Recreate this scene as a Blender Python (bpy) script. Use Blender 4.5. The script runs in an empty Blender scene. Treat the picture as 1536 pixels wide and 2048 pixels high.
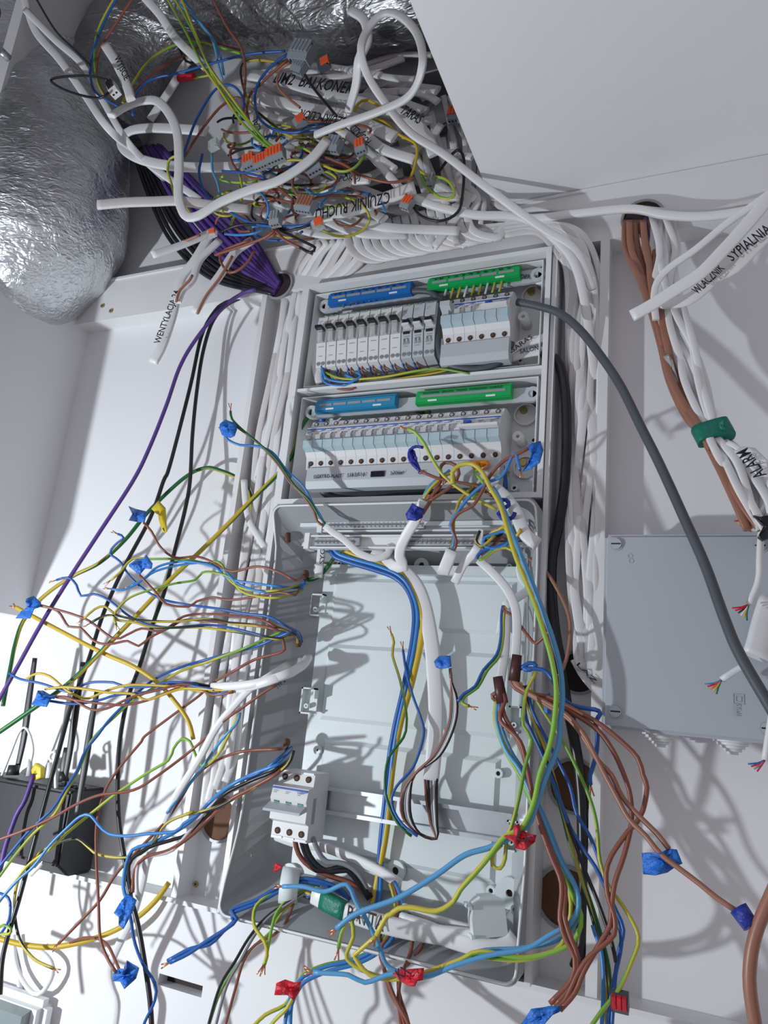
import bpy, bmesh, math, random
from mathutils import Vector, Matrix, noise
SC = bpy.context.scene
COL = SC.collection
R_ = random.Random(7)
# ---------------------------------------------------------------- camera, world, lights, exposure
CR = Vector((0.91597904, 0.39023767, 0.09325742))
CD = Vector((-0.01760636, 0.27130083, -0.96233356))
CF = Vector((-0.40083963, 0.87983545, 0.25537654))
EYE = Vector((0, -1.0, 1.5))
cam_data = bpy.data.cameras.new('camera')
cam = bpy.data.objects.new('camera', cam_data)
COL.objects.link(cam)
cam_data.sensor_fit = 'VERTICAL'
cam_data.sensor_height = 24
cam_data.lens = 1476 / 2048 * 24
cam_data.clip_start = 0.01
M = Matrix((( CR.x, -CD.x, -CF.x, EYE.x), (CR.y, -CD.y, -CF.y, EYE.y), (CR.z, -CD.z, -CF.z, EYE.z), (0, 0, 0, 1)))
cam.matrix_world = M
SC.camera = cam
w = bpy.data.worlds.new('world')
SC.world = w
w.use_nodes = True
w.node_tree.nodes['Background'].inputs[0].default_value = (0.97, 0.93, 0.98, 1)
w.node_tree.nodes['Background'].inputs[1].default_value = 0.31
def lamp(name, loc, power, size, col):
    ld = bpy.data.lights.new(name, 'POINT')
    ld.energy = power; ld.shadow_soft_size = size; ld.color = col
    o = bpy.data.objects.new(name, ld); o.location = loc
    COL.objects.link(o)
lamp('work_light', (-1.30, -0.98, 1.20), 46, 0.022, (0.88, 0.95, 1.0))
SC.view_settings.view_transform = 'Standard'
SC.view_settings.look = 'None'
SC.view_settings.gamma = 1
SC.view_settings.use_curve_mapping = False
SC.view_settings.exposure = 0.1

# ---------------------------------------------------------------- materials
MATS = {}
def mat(name, rgb, rough=0.5, metal=0.0, alpha=1.0, trans=0.0, noisy=0.0, bump=0.0, bscale=60):
    m = bpy.data.materials.new(name); m.use_nodes = True
    nt = m.node_tree; b = nt.nodes['Principled BSDF']
    b.inputs['Base Color'].default_value = (*rgb, 1)
    b.inputs['Roughness'].default_value = rough
    b.inputs['Metallic'].default_value = metal
    b.inputs['Alpha'].default_value = alpha
    b.inputs['Transmission Weight'].default_value = trans
    if noisy or bump:
        tc = nt.nodes.new('ShaderNodeTexCoord')
        n = nt.nodes.new('ShaderNodeTexNoise'); n.inputs['Scale'].default_value = bscale; n.inputs['Detail'].default_value = 6
        nt.links.new(tc.outputs['Object'], n.inputs['Vector'])
        if noisy:
            mx = nt.nodes.new('ShaderNodeMix'); mx.data_type = 'RGBA'
            mx.inputs[6].default_value = (*[c * (1 - noisy) for c in rgb], 1)
            mx.inputs[7].default_value = (*[min(1, c * (1 + noisy)) for c in rgb], 1)
            nt.links.new(n.outputs['Fac'], mx.inputs[0]); nt.links.new(mx.outputs[2], b.inputs['Base Color'])
        if bump:
            bp = nt.nodes.new('ShaderNodeBump'); bp.inputs['Strength'].default_value = bump; bp.inputs['Distance'].default_value = 0.01
            nt.links.new(n.outputs['Fac'], bp.inputs['Height']); nt.links.new(bp.outputs['Normal'], b.inputs['Normal'])
    MATS[name] = m
    return m
def twotone(name, a, b_, turns=6.0, frac=0.45, rough=0.4):
    m = bpy.data.materials.new(name); m.use_nodes = True
    nt = m.node_tree; b = nt.nodes['Principled BSDF']; b.inputs['Roughness'].default_value = rough
    uv = nt.nodes.new('ShaderNodeUVMap'); sp = nt.nodes.new('ShaderNodeSeparateXYZ'); nt.links.new(uv.outputs[0], sp.inputs[0])
    m1 = nt.nodes.new('ShaderNodeMath'); m1.operation = 'MULTIPLY'; m1.inputs[1].default_value = turns
    nt.links.new(sp.outputs[1], m1.inputs[0])
    m2 = nt.nodes.new('ShaderNodeMath'); m2.operation = 'ADD'; nt.links.new(sp.outputs[0], m2.inputs[0]); nt.links.new(m1.outputs[0], m2.inputs[1])
    m3 = nt.nodes.new('ShaderNodeMath'); m3.operation = 'FRACT'; nt.links.new(m2.outputs[0], m3.inputs[0])
    m4 = nt.nodes.new('ShaderNodeMath'); m4.operation = 'LESS_THAN'; m4.inputs[1].default_value = frac; nt.links.new(m3.outputs[0], m4.inputs[0])
    mx = nt.nodes.new('ShaderNodeMix'); mx.data_type = 'RGBA'
    mx.inputs[6].default_value = (*b_, 1); mx.inputs[7].default_value = (*a, 1)
    nt.links.new(m4.outputs[0], mx.inputs[0]); nt.links.new(mx.outputs[2], b.inputs['Base Color'])
    MATS[name] = m
mat('wall', (0.80, 0.80, 0.82), 0.55, noisy=0.012, bscale=9)
mat('board', (0.76, 0.76, 0.77), 0.4, noisy=0.02, bscale=30)
mat('ceil', (0.80, 0.80, 0.83), 0.7, noisy=0.015, bscale=14)
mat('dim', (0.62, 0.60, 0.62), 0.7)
mat('pvc', (0.78, 0.78, 0.79), 0.38, noisy=0.03, bscale=40)
mat('pvcold', (0.66, 0.63, 0.63), 0.42, noisy=0.05, bscale=30)
mat('brown', (0.25, 0.080, 0.050), 0.4)
mat('copbrown', (0.33, 0.145, 0.095), 0.4, noisy=0.1, bscale=40)
mat('blue', (0.02, 0.11, 0.40), 0.35)
mat('lblue', (0.05, 0.24, 0.60), 0.35)
mat('sky', (0.10, 0.34, 0.62), 0.35)
mat('black', (0.012, 0.012, 0.015), 0.35)
mat('grey', (0.25, 0.25, 0.28), 0.4)
mat('slate', (0.075, 0.085, 0.10), 0.5, noisy=0.15, bscale=50)
mat('purple', (0.10, 0.045, 0.26), 0.45)
mat('dpurple', (0.045, 0.02, 0.14), 0.45)
mat('yellow', (0.62, 0.43, 0.03), 0.4)
mat('bgreen', (0.01, 0.13, 0.035), 0.35)
twotone('gy', (0.16, 0.36, 0.04), (0.52, 0.47, 0.05), 3.5, 0.5)
twotone('gy2', (0.24, 0.50, 0.06), (0.60, 0.50, 0.06), 1.6, 0.5)
twotone('gydark', (0.006, 0.12, 0.03), (0.50, 0.37, 0.03), 2.2, 0.62)
twotone('yg', (0.55, 0.40, 0.03), (0.01, 0.14, 0.03), 1.5, 0.6)
twotone('yb', (0.50, 0.40, 0.05), (0.02, 0.03, 0.02), 7, 0.55)
mat('copper', (0.75, 0.30, 0.17), 0.3, 0.8)
mat('btape', (0.02, 0.17, 0.64), 0.4, bump=0.5, bscale=120)
mat('dtape', (0.02, 0.04, 0.35), 0.4, bump=0.5, bscale=120)
mat('rtape', (0.62, 0.01, 0.03), 0.4, bump=0.5, bscale=120)
mat('gtape', (0.0, 0.17, 0.11), 0.45, bump=0.3, bscale=120)
mat('ytape', (0.70, 0.55, 0.03), 0.4)
mat('ink', (0.01, 0.01, 0.02), 0.6)
mat('inkg', (0.03, 0.30, 0.10), 0.6)
mat('inkb', (0.02, 0.10, 0.45), 0.6)
mat('inkgrey', (0.35, 0.36, 0.38), 0.6)
mat('dev', (0.72, 0.72, 0.73), 0.45)
mat('devg', (0.50, 0.53, 0.56), 0.45)
mat('devd', (0.30, 0.31, 0.33), 0.5)
mat('bluewin', (0.52, 0.68, 0.76), 0.12, 0, 0.75)
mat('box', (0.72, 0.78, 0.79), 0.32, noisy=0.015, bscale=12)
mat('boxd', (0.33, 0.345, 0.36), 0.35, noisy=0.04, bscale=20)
mat('boxw', (0.78, 0.79, 0.80), 0.35)
mat('jbox', (0.44, 0.47, 0.51), 0.22, noisy=0.02, bscale=15)
mat('zinc', (0.62, 0.66, 0.70), 0.33, 0.85, noisy=0.12, bscale=45)
mat('screw', (0.45, 0.46, 0.48), 0.35, 0.9, noisy=0.2, bscale=200)
mat('brass', (0.50, 0.36, 0.16), 0.4, 0.8)
mat('collar', (0.05, 0.058, 0.066), 0.5, 0.3)
mat('hole', (0.03, 0.02, 0.02), 0.8)
mat('rust', (0.13, 0.06, 0.03), 0.8, noisy=0.3, bscale=80)
mat('gblock', (0.0, 0.38, 0.09), 0.4)
mat('bblock', (0.01, 0.15, 0.48), 0.4)
mat('cblock', (0.01, 0.24, 0.46), 0.4)
mat('orange', (0.85, 0.13, 0.04), 0.4)
mat('osticker', (1.0, 0.30, 0.0), 0.5)
mat('wagog', (0.27, 0.30, 0.33), 0.35)
mat('maroon', (0.07, 0.02, 0.02), 0.4)
mat('router', (0.018, 0.019, 0.022), 0.45, noisy=0.2, bscale=60)
mat('clearp', (0.62, 0.66, 0.66), 0.12, 0, 0.45)
mat('smoke', (0.30, 0.36, 0.36), 0.15, 0, 0.8)
mat('silver', (0.45, 0.46, 0.48), 0.3, 0.6)
mat('dust', (0.18, 0.14, 0.12), 0.9, noisy=0.5, bscale=200)
def foil_mat(name, base, rough):
    m = mat(name, base, rough, 0.92)
    nt = m.node_tree; b = nt.nodes['Principled BSDF']; tc = nt.nodes.new('ShaderNodeTexCoord')
    n1 = nt.nodes.new('ShaderNodeTexNoise'); n1.inputs['Scale'].default_value = 13; n1.inputs['Detail'].default_value = 9; n1.inputs['Distortion'].default_value = 1.2
    n2 = nt.nodes.new('ShaderNodeTexVoronoi'); n2.inputs['Scale'].default_value = 42; n2.feature = 'DISTANCE_TO_EDGE'
    mp = nt.nodes.new('ShaderNodeMapping'); mp.inputs['Rotation'].default_value = (0.4, 0.7, 0.2); mp.inputs['Scale'].default_value = (0.5, 1.0, 1.6)
    nt.links.new(tc.outputs['Object'], mp.inputs[0]); nt.links.new(mp.outputs[0], n1.inputs[0])
    dn = nt.nodes.new('ShaderNodeTexNoise'); dn.inputs['Scale'].default_value = 30
    ad = nt.nodes.new('ShaderNodeMix'); ad.data_type = 'RGBA'; ad.inputs[0].default_value = 0.12
    nt.links.new(mp.outputs[0], dn.inputs[0]); nt.links.new(mp.outputs[0], ad.inputs[6]); nt.links.new(dn.outputs[1], ad.inputs[7]); nt.links.new(ad.outputs[2], n2.inputs[0])
    b1 = nt.nodes.new('ShaderNodeBump'); b1.inputs['Strength'].default_value = 0.5; b1.inputs['Distance'].default_value = 0.02
    b2 = nt.nodes.new('ShaderNodeBump'); b2.inputs['Strength'].default_value = 0.7; b2.inputs['Distance'].default_value = 0.004
    nt.links.new(n1.outputs['Fac'], b1.inputs['Height']); nt.links.new(n2.outputs[0], b2.inputs['Height'])
    nt.links.new(b1.outputs[0], b2.inputs['Normal']); nt.links.new(b2.outputs[0], b.inputs['Normal'])
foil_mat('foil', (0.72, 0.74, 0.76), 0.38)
foil_mat('foil_shaded', (0.36, 0.36, 0.37), 0.36)  # darker copy of the foil, with the rear duct's shade put into its colour

# ---------------------------------------------------------------- helpers
def P(x, y, d=0.0):
    """point seen at (x, y) of the survey photo on the plane d centimetres in front of the wall"""
    r = CR * ((x - 768) / 1476) + CD * ((y - 1024) / 1476) + CF
    return EYE + r * ((1.0 - d / 100) / r.y)
def tag(o, label=None, cat=None, group=None, kind=None):
    if label: o['label'] = label
    if cat: o['category'] = cat
    if group: o['group'] = group
    if kind: o['kind'] = kind
    return o
def empty(name, loc, label, cat, group=None):
    o = bpy.data.objects.new(name, None); o.empty_display_size = 0.01
    COL.objects.link(o); o.location = loc
    return tag(o, label, cat, group)
class MB:
    def __init__(s): s.bm = bmesh.new(); s.mi = 0; s.uv = s.bm.loops.layers.uv.new('UVMap')
    def _f(s, vs, smooth=False):
        try: f = s.bm.faces.new(vs)
        except ValueError: return None
        f.material_index = s.mi; f.smooth = smooth; return f
    def box(s, x0, x1, y0, y1, z0, z1, mi=None, T=None):
        if mi is not None: s.mi = mi
        v = [s.bm.verts.new((T @ Vector(c)) if T else c) for c in
             ((x0,y0,z0),(x1,y0,z0),(x1,y1,z0),(x0,y1,z0),(x0,y0,z1),(x1,y0,z1),(x1,y1,z1),(x0,y1,z1))]
        for f in ((0,3,2,1),(4,5,6,7),(0,1,5,4),(1,2,6,5),(2,3,7,6),(3,0,4,7)): s._f([v[i] for i in f])
        return s
    def prism(s, prof, x0, x1, mi=None):            # prof = [(y, z)] extruded along x
        if mi is not None: s.mi = mi
        a = [s.bm.verts.new((x0, y, z)) for y, z in prof]; b = [s.bm.verts.new((x1, y, z)) for y, z in prof]
        s._f(a); s._f(b[::-1]); n = len(prof)
        for i in range(n): s._f([a[i], b[i], b[(i+1) % n], a[(i+1) % n]])
        return s
    def cyl(s, p0, p1, r0, r1=None, n=16, mi=None, cap=True):
        if mi is not None: s.mi = mi
        p0 = Vector(p0); p1 = Vector(p1); r1 = r0 if r1 is None else r1
        ax = (p1 - p0).normalized(); u = ax.orthogonal().normalized(); v = ax.cross(u)
        A = []; B = []
        for i in range(n):
            c = math.cos(2*math.pi*i/n); q = math.sin(2*math.pi*i/n)
            A.append(s.bm.verts.new(p0 + (u*c + v*q)*r0)); B.append(s.bm.verts.new(p1 + (u*c + v*q)*r1))
        for i in range(n): s._f([A[i], A[(i+1) % n], B[(i+1) % n], B[i]], True)
        if cap: s._f(A[::-1]); s._f(B)
        return s
    def ring(s, p0, p1, ro, ri, n=24, mi=None):      # tube wall
        if mi is not None: s.mi = mi
        p0 = Vector(p0); p1 = Vector(p1); ax = (p1-p0).normalized(); u = ax.orthogonal().normalized(); v = ax.cross(u)
        L = []
        for (p, r) in ((p0, ro), (p1, ro), (p1, ri), (p0, ri)):
            L.append([s.bm.verts.new(p + (u*math.cos(2*math.pi*i/n) + v*math.sin(2*math.pi*i/n))*r) for i in range(n)])
        for k in range(4):
            a = L[k]; b = L[(k+1) % 4]
            for i in range(n): s._f([a[i], a[(i+1) % n], b[(i+1) % n], b[i]], k in (0, 2))
        return s
    def tube(s, pts, ra, rb=None, n=8, mi=None, cap=True, up=None, r_fn=None):
        if mi is not None: s.mi = mi
        rb = ra if rb is None else rb
        N = len(pts); L = []; acc = 0.0; ds = [0.0]
        for i in range(1, N): acc += (pts[i]-pts[i-1]).length; ds.append(acc)
        T = [((pts[min(i+1, N-1)] - pts[max(i-1, 0)]) or Vector((0,0,1))).normalized() for i in range(N)]
        if rb != ra:
            face = Vector((0.25, -1, -0.1)).normalized()
            side = T[0].cross(face)
            u = side.normalized() if side.length > 1e-4 else T[0].orthogonal().normalized()
        else: u = T[0].orthogonal().normalized()
        prev = u
        for i in range(N):
            if rb != ra:
                sd = T[i].cross(face)
                if sd.length > 0.15:
                    sd.normalize()
                    if sd.dot(prev) < 0: sd = -sd
                    prev = (prev*0.45 + sd*0.55)
                prev = prev - T[i]*prev.dot(T[i]); prev.normalize()
            else:
                prev = prev - T[i]*prev.dot(T[i])
                prev = prev.normalized() if prev.length > 1e-6 else T[i].orthogonal().normalized()
            v = T[i].cross(prev); k = r_fn(i/(N-1)) if r_fn else 1.0
            ringv = []
            for j in range(n):
                a = 2*math.pi*j/n
                ca, sa = math.cos(a), math.sin(a)
                if rb != ra:      # rounded flat cable
                    ca = math.copysign(abs(ca)**0.5, ca); sa = math.copysign(abs(sa)**0.5, sa)
                ringv.append(s.bm.verts.new(pts[i] + prev*(ca*ra*k) + v*(sa*rb*k)))
            L.append(ringv)
        for i in range(N-1):
            for j in range(n):
                f = s._f([L[i][j], L[i][(j+1) % n], L[i+1][(j+1) % n], L[i+1][j]], True)
                if f:
                    us = (j/n, (j+1)/n, (j+1)/n, j/n); vs = (ds[i], ds[i], ds[i+1], ds[i+1])
                    for q, lp in enumerate(f.loops): lp[s.uv].uv = (us[q], vs[q])
        if cap: s._f(L[0][::-1]); s._f(L[-1])
        return s
    def make(s, name, mats, parent=None, loc=None):
        bmesh.ops.recalc_face_normals(s.bm, faces=s.bm.faces)
        me = bpy.data.meshes.new(name)
        o = parent_loc = None
        if parent is not None and parent.location.length > 0:
            s.bm.transform(Matrix.Translation(-parent.location))
        elif loc is not None: s.bm.transform(Matrix.Translation(-Vector(loc)))
        s.bm.to_mesh(me); s.bm.free()
        for m in (mats if isinstance(mats, (list, tuple)) else [mats]): me.materials.append(MATS[m])
        o = bpy.data.objects.new(name, me); COL.objects.link(o)
        if parent is not None: o.parent = parent
        elif loc is not None: o.location = loc
        return o
def local(name, mb, mats, parent):                    # geometry already in the parent's own axes
    me = bpy.data.meshes.new(name); bmesh.ops.recalc_face_normals(mb.bm, faces=mb.bm.faces); mb.bm.to_mesh(me); mb.bm.free()
    for m in (mats if isinstance(mats, (list, tuple)) else [mats]): me.materials.append(MATS[m])
    o = bpy.data.objects.new(name, me); COL.objects.link(o); o.parent = parent; return o
def copy_tree(o, parent=None):
    c = o.copy(); COL.objects.link(c)
    if parent is not None: c.parent = parent
    for ch in list(o.children): copy_tree(ch, c)
    return c
def parse(s, dd=None):
    out = []
    for t in s.split():
        a = [float(q) for q in t.split(',')]
        out.append([a[0], a[1], a[2] if len(a) > 2 else None])
    if dd is not None and out[0][2] is None: out[0][2] = dd
    if out[0][2] is None: out[0][2] = 6.0
    known = [i for i, p in enumerate(out) if p[2] is not None]
    if known[-1] != len(out)-1: out[-1][2] = out[known[-1]][2]; known.append(len(out)-1)
    for a, b in zip(known, known[1:]):
        L = [0.0]
        for i in range(a, b): L.append(L[-1] + math.hypot(out[i+1][0]-out[i][0], out[i+1][1]-out[i][1]))
        for i in range(a+1, b): out[i][2] = out[a][2] + (out[b][2]-out[a][2]) * L[i-a]/(L[-1] or 1)
    return out
def spline(ctrl, step=0.007):
    c = [ctrl[0]*2 - ctrl[1]] + ctrl + [ctrl[-1]*2 - ctrl[-2]]
    out = []
    for i in range(1, len(c)-2):
        p0, p1, p2, p3 = c[i-1:i+3]
        n = max(2, min(14, int((p2-p1).length/step)))
        for k in range(n):
            t = k/n
            out.append(0.5*((2*p1) + (p2-p0)*t + (2*p0-5*p1+4*p2-p3)*t*t + (3*p1-p0-3*p2+p3)*t**3))
    out.append(c[-2]); return out
def path(s, dd=None, off=None):
    pts = [P(*p) for p in parse(s, dd)]
    if off: pts = [p + Vector(off) for p in pts]
    return spline(pts)
def clear(s):
    """loose cores leaving the grommets ride over the left rim of the enclosure instead of through it"""
    q = parse(s); hubs = ((612, 1155), (602, 1284), (568, 1370), (576, 1492))
    for p in q:
        if 425 < p[0] < 592 and 1090 < p[1] < 1640 and min(math.hypot(p[0]-h[0], p[1]-h[1]) for h in hubs) > 14: p[2] = max(p[2], 9.6)
    return ' '.join('%.1f,%.1f,%.2f' % tuple(p) for p in q)
def wire(label, m, r, s, cat='wire', name='wire', group=None, parent=None, rb=None, dd=None, bare=None, n=8, off=None):
    """one insulated wire or cable as one mesh; bare = 0 (start) / 1 (end) strips a copper tip"""
    if m not in ('pvc', 'pvcold') and name in ('core', 'wire'):
        s = clear(s)
    pts = path(s, dd, off); mb = MB(); ms = [m]
    mb.tube(pts, r, rb, n=n if rb is None else 12)
    if bare is not None:
        ms.append('copper')
        for e in (bare if isinstance(bare, tuple) else (bare,)):
            a, b = (pts[0], pts[1]) if e == 0 else (pts[-1], pts[-2])
            t = (a-b).normalized(); sd = t.orthogonal().normalized()*r*0.5
            mb.mi = 1
            for q in (-1, 1): mb.tube([a - t*0.001, a + t*0.006 + sd*q, a + t*0.012 + sd*q*2.2], r*0.38, n=5)
    if parent is not None:
        return mb.make(name, ms, parent)
    o = mb.make(name, ms, None, loc=pts[0].copy())
    return tag(o, label, cat, group)
def bundle(name, label, cat, parts, at=None, group=None):
    """a cable with its parts: [(part name, material, radius, points, kwargs)]"""
    t = empty(name, at if at is not None else path(parts[0][3])[0], label, cat, group)
    for q in parts:
        kw = q[4] if len(q) > 4 else {}
        wire(None, q[1], q[2], q[3], name=q[0], parent=t, **kw)
    return t
def flag(parent, m, s, name='tape_flag', th=0.0007, label=None, cat=None):
    """a scrap of tape: closed outline of points with their own depths, creased towards its middle"""
    pts = [P(*p) for p in parse(s)]
    c = sum(pts, Vector())/len(pts); rr = random.Random(int(pts[0].x*1e4)); sz = max((p-c).length for p in pts)
    mb = MB(); nrm = Vector((0.1, -1, 0)).normalized(); n = len(pts); k_ = 2
    bd = [pts[i].lerp(pts[(i+1) % n], t/k_) for i in range(n) for t in range(k_)]; n *= k_
    rings = [bd] + [[p.lerp(c, f) + nrm*rr.uniform(-0.10, 0.16)*sz for p in bd] for f in (0.38, 0.72)]
    T_ = [[mb.bm.verts.new(p + nrm*th) for p in r] for r in rings]; B_ = [[mb.bm.verts.new(p - nrm*th) for p in r] for r in rings]
    ct = mb.bm.verts.new(c + nrm*th); cb = mb.bm.verts.new(c - nrm*th)
    for i in range(n):
        j = (i+1) % n
        for L in (T_, B_):
            for q in (0, 1): mb._f([L[q][i], L[q][j], L[q+1][j], L[q+1][i]], True)
        mb._f([T_[2][i], T_[2][j], ct]); mb._f([B_[2][j], B_[2][i], cb]); mb._f([T_[0][i], B_[0][i], B_[0][j], T_[0][j]])
    return mb.make(name, m, parent) if parent is not None else tag(mb.make(name, m, None, loc=c), label, cat)
TXT = {}
def text(parent, s, a, b, h, m='ink', name='lettering', lift=0.0012, world=False, face=None):
    """lettering from a to b (survey points or world points) with height h, standing on the surface"""
    A = Vector(a) if world else P(*a); B = Vector(b) if world else P(*b)
    key = s
    if key not in TXT:
        cu = bpy.data.curves.new('lettering', 'FONT'); cu.body = s; cu.size = 1.0; cu.extrude = 0.01; cu.offset = 0.012
        cu.resolution_u = 2
        ob = bpy.data.objects.new('lettering', cu); COL.objects.link(ob)
        dg = bpy.context.evaluated_depsgraph_get(); me = bpy.data.meshes.new_from_object(ob.evaluated_get(dg))
        bpy.data.objects.remove(ob); TXT[key] = me
    me = TXT[key].copy()
    xs = [v.co.x for v in me.vertices]; ys = [v.co.y for v in me.vertices]
    wd = max(xs)-min(xs); x0 = min(xs); yh = max(0.3, max(ys))
    X = (B-A); L = X.length; X.normalize()
    F = (face or Vector((0.15, -1, -0.1))).normalized()
    F = (F - X*F.dot(X)).normalized(); Y = F.cross(X)
    base = A + F*lift - (parent.location if parent is not None else Vector())
    T = Matrix(((X.x*L/wd, Y.x*h/yh, F.x*0.01, base.x), (X.y*L/wd, Y.y*h/yh, F.y*0.01, base.y), (X.z*L/wd, Y.z*h/yh, F.z*0.01, base.z), (0,0,0,1)))
    me.transform(Matrix.Translation((-x0, 0, 0))); me.transform(T)
    me.materials.clear(); me.materials.append(MATS[m])
    o = bpy.data.objects.new(name, me); COL.objects.link(o); o.parent = parent
    return o
def struct(name, mb, mats):
    o = mb.make(name, mats); o['kind'] = 'structure'; return o

# ---------------------------------------------------------------- the setting
ZC, ZH, ZL, YF = 2.279, 2.186, 1.208, -0.036      # ceiling, header underside, ledge, face plane
struct('wall_back', MB().box(-1.6, 0.7, 0.0, 0.05, 0.6, 3.1), 'wall')
struct('ceiling', MB().box(-0.300, 0.9, -1.6, 0.0, ZC, ZC+0.018), 'ceil')
struct('trim_1', MB().box(-1.16, 0.7, YF, 0.0, ZH, ZC-0.0005).box(-1.16, 0.7, YF-0.003, YF, ZC-0.006, ZC-0.001), 'board')
# lower facing with a narrow open slot
mb = MB()
sA, sB = P(318, 1953, 3.6), P(405, 1978, 3.6)
mb.box(-1.6, 0.7, YF, 0.0, sA.z+0.004, ZL).box(-1.6, sA.x, YF, 0.0, 0.6, sA.z+0.004).box(sB.x, 0.7, YF, 0.0, 0.6, sA.z+0.004).box(sA.x, sB.x, YF, 0.0, 0.6, sA.z-0.010)
struct('wall_front', mb, 'wall')
struct('trim_7', MB().box(sA.x-0.01, sB.x+0.01, -0.016, -0.001, sA.z-0.015, sA.z+0.008), 'hole')  # black box stands in for the shade inside the slot
struct('trim_2', MB().box(-1.16, 0.7, YF-0.004, 0.0, ZL-0.004, ZL+0.002), 'board')
struct('wall_left', MB().box(-1.19, -1.16, -0.30, 0.0, 1.60, 2.9), 'wall')
def upright(n, x0, x1, z0=ZL, z1=ZH, y=YF): struct('trim_%d' % n, MB().box(x0, x1, y, 0.0, z0+0.002, z1), 'board')
upright(3, -0.716, -0.706)
upright(4, -0.135, -0.122)
upright(5, -0.6235, -0.6155, ZL, 2.172, -0.052)
upright(6, -0.2005, -0.1935, ZL, 2.172, -0.052)
# unseen boards added round the service void above to keep ambient light out
struct('void_blocker_top', MB().box(-1.6, 0.7, -0.62, 0.05, 3.0, 3.05), 'dim')
struct('void_blocker_front', MB().box(-1.6, -0.300, -0.64, -0.62, ZC, 3.05), 'dim')
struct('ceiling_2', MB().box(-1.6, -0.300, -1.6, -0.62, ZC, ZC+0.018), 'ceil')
struct('void_blocker_right', MB().box(0.2, 0.22, -0.62, 0.0, ZC+0.02, 3.05), 'dim')

# ---------------------------------------------------------------- round cable holes in the boards
def cable_hole(px, py, r, label, m='rust', y=0.0):
    c = P(px, py, -y*100); t = empty('cable_hole', (c.x, 0, c.z), label, 'hole', 'round cable holes drilled in the boards')
    MB().cyl((c.x, y-0.0015, c.z), (c.x, y, c.z), r, n=28).make('opening', m, t)
    MB().ring((c.x, y-0.004, c.z), (c.x, y, c.z), r*1.13, r, 28).make('rim', 'boxd', t)
cable_hole(560, 572, 0.024, 'round hole swallowing the purple cable bundle under the header', 'hole', YF)
cable_hole(556, 882, 0.019, 'round hole in the left cable channel beside the second breaker row')
cable_hole(516, 1142, 0.026, 'round hole in the left channel where the green cable disappears')
cable_hole(440, 1637, 0.030, 'large round hole low in the left cable channel')
cable_hole(1158, 1345, 0.025, 'round hole at the foot of the white cables in the right channel', 'hole')
cable_hole(1150, 1572, 0.030, 'large brown hole behind the thick black cable, upper one')
cable_hole(1132, 1795, 0.033, 'large brown hole behind the thick black cable, lower one')
cable_hole(1286, 438, 0.027, 'round hole above the right niche where the brown cables leave', 'hole', YF)

# ---------------------------------------------------------------- upper two-row enclosure
X0, X1, ZT, ZD, ZB = -0.6125, -0.2035, 2.172, 1.983, 1.792
en = empty('distribution_box', (-0.41, 0, ZB), 'white open upper distribution box with two rows of breakers', 'distribution box')
mb = MB().box(X0, X1, -0.005, -0.0005, ZB, ZT)
mb.make('back_panel', 'board', en)
def wall4(mb, x0, x1, z0, z1, y0, y1, t):
    mb.box(x0, x0+t, y0, y1, z0, z1).box(x1-t, x1, y0, y1, z0, z1).box(x0+t, x1-t, y0, y1, z0, z0+t).box(x0+t, x1-t, y0, y1, z1-t, z1)
mb = MB(); wall4(mb, X0, X1, ZB, ZT, -0.055, -0.005, 0.004); mb.box(X0+0.004, X1-0.004, -0.055, -0.005, ZD-0.003, ZD+0.002)
wall4(mb, X0-0.002, X1+0.002, ZB-0.002, ZT+0.003, -0.0575, -0.052, 0.0075)
mb.make('frame', 'boxw', en)
mb = MB(); wall4(mb, X0+0.012, X1-0.012, ZD+0.008, ZT-0.010, -0.046, -0.0052, 0.0016); mb.make('inner_frame', 'boxw', en)
mb = MB(); wall4(mb, X0+0.012, X1-0.012, ZB+0.008, ZD-0.010, -0.046, -0.0052, 0.0016); mb.make('inner_frame', 'boxw', en)
def boss(parent, x, y, h=0.016, r=0.006, y0=-0.005, hole=0.0028, m='boxw', name='screw_boss', y1=None):
    c = P(x, y, -y0*100 + h*100)
    mb = MB().ring((c.x, y0-h, c.z), (c.x, y0, c.z), r, hole, 18); mb.cyl((c.x, y0-h*0.6, c.z), (c.x, y0-h*0.58, c.z), hole, n=12, mi=1)
    return mb.make(name, [m, 'hole'], parent)
for x, y, h, r in ((1046, 632, 0.03, 0.0075), (1040, 720, 0.012, 0.005), (1067, 880, 0.004, 0.004), (1028, 975, 0.012, 0.005), (1035, 872, 0.03, 0.0075), (640, 762, 0.012, 0.005)): boss(en, x, y, h, r)
for x, y in ((1062, 583), (1047, 820), (1046, 925)):
    c = P(x, y, 0.8); mb = MB().ring((c.x+0.004, -0.012, c.z-0.008), (c.x+0.004, -0.005, c.z-0.008), 0.017, 0.0155, 26).cyl((c.x, -0.010, c.z), (c.x, -0.005, c.z), 0.0055, n=14, mi=1)
    mb.make('fixing_screw', ['boxw', 'brass'], en)
for k, (x, y) in enumerate(((1118, 542), (1103, 940), (1058, 1932), (392, 1768), (205, 612), (222, 622), (570, 600), (990, 447))):
    c = P(x, y, 3.7 if k in (4, 5, 7) else 0.1); c0 = c
    tag(MB().cyl((c.x, c.y-0.0015, c.z), (c.x, c.y, c.z), 0.0042, n=14).cyl((c.x, c.y-0.0017, c.z), (c.x, c.y-0.0015, c.z), 0.0018, n=4, mi=1).make('wood_screw', ['brass', 'hole'], None, loc=c),
        ['small screw in the right channel beside the top green rail', 'small screw in the right channel level with the second breaker row', 'small screw at the very bottom of the right channel', 'small screw at the bottom of the left channel', 'small upper hole-like screw in the header at left', 'small lower screw in the header at left', 'screw in the left channel below the purple bundle hole', 'dark screw in the header above the green rail'][k], 'screw')

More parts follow.
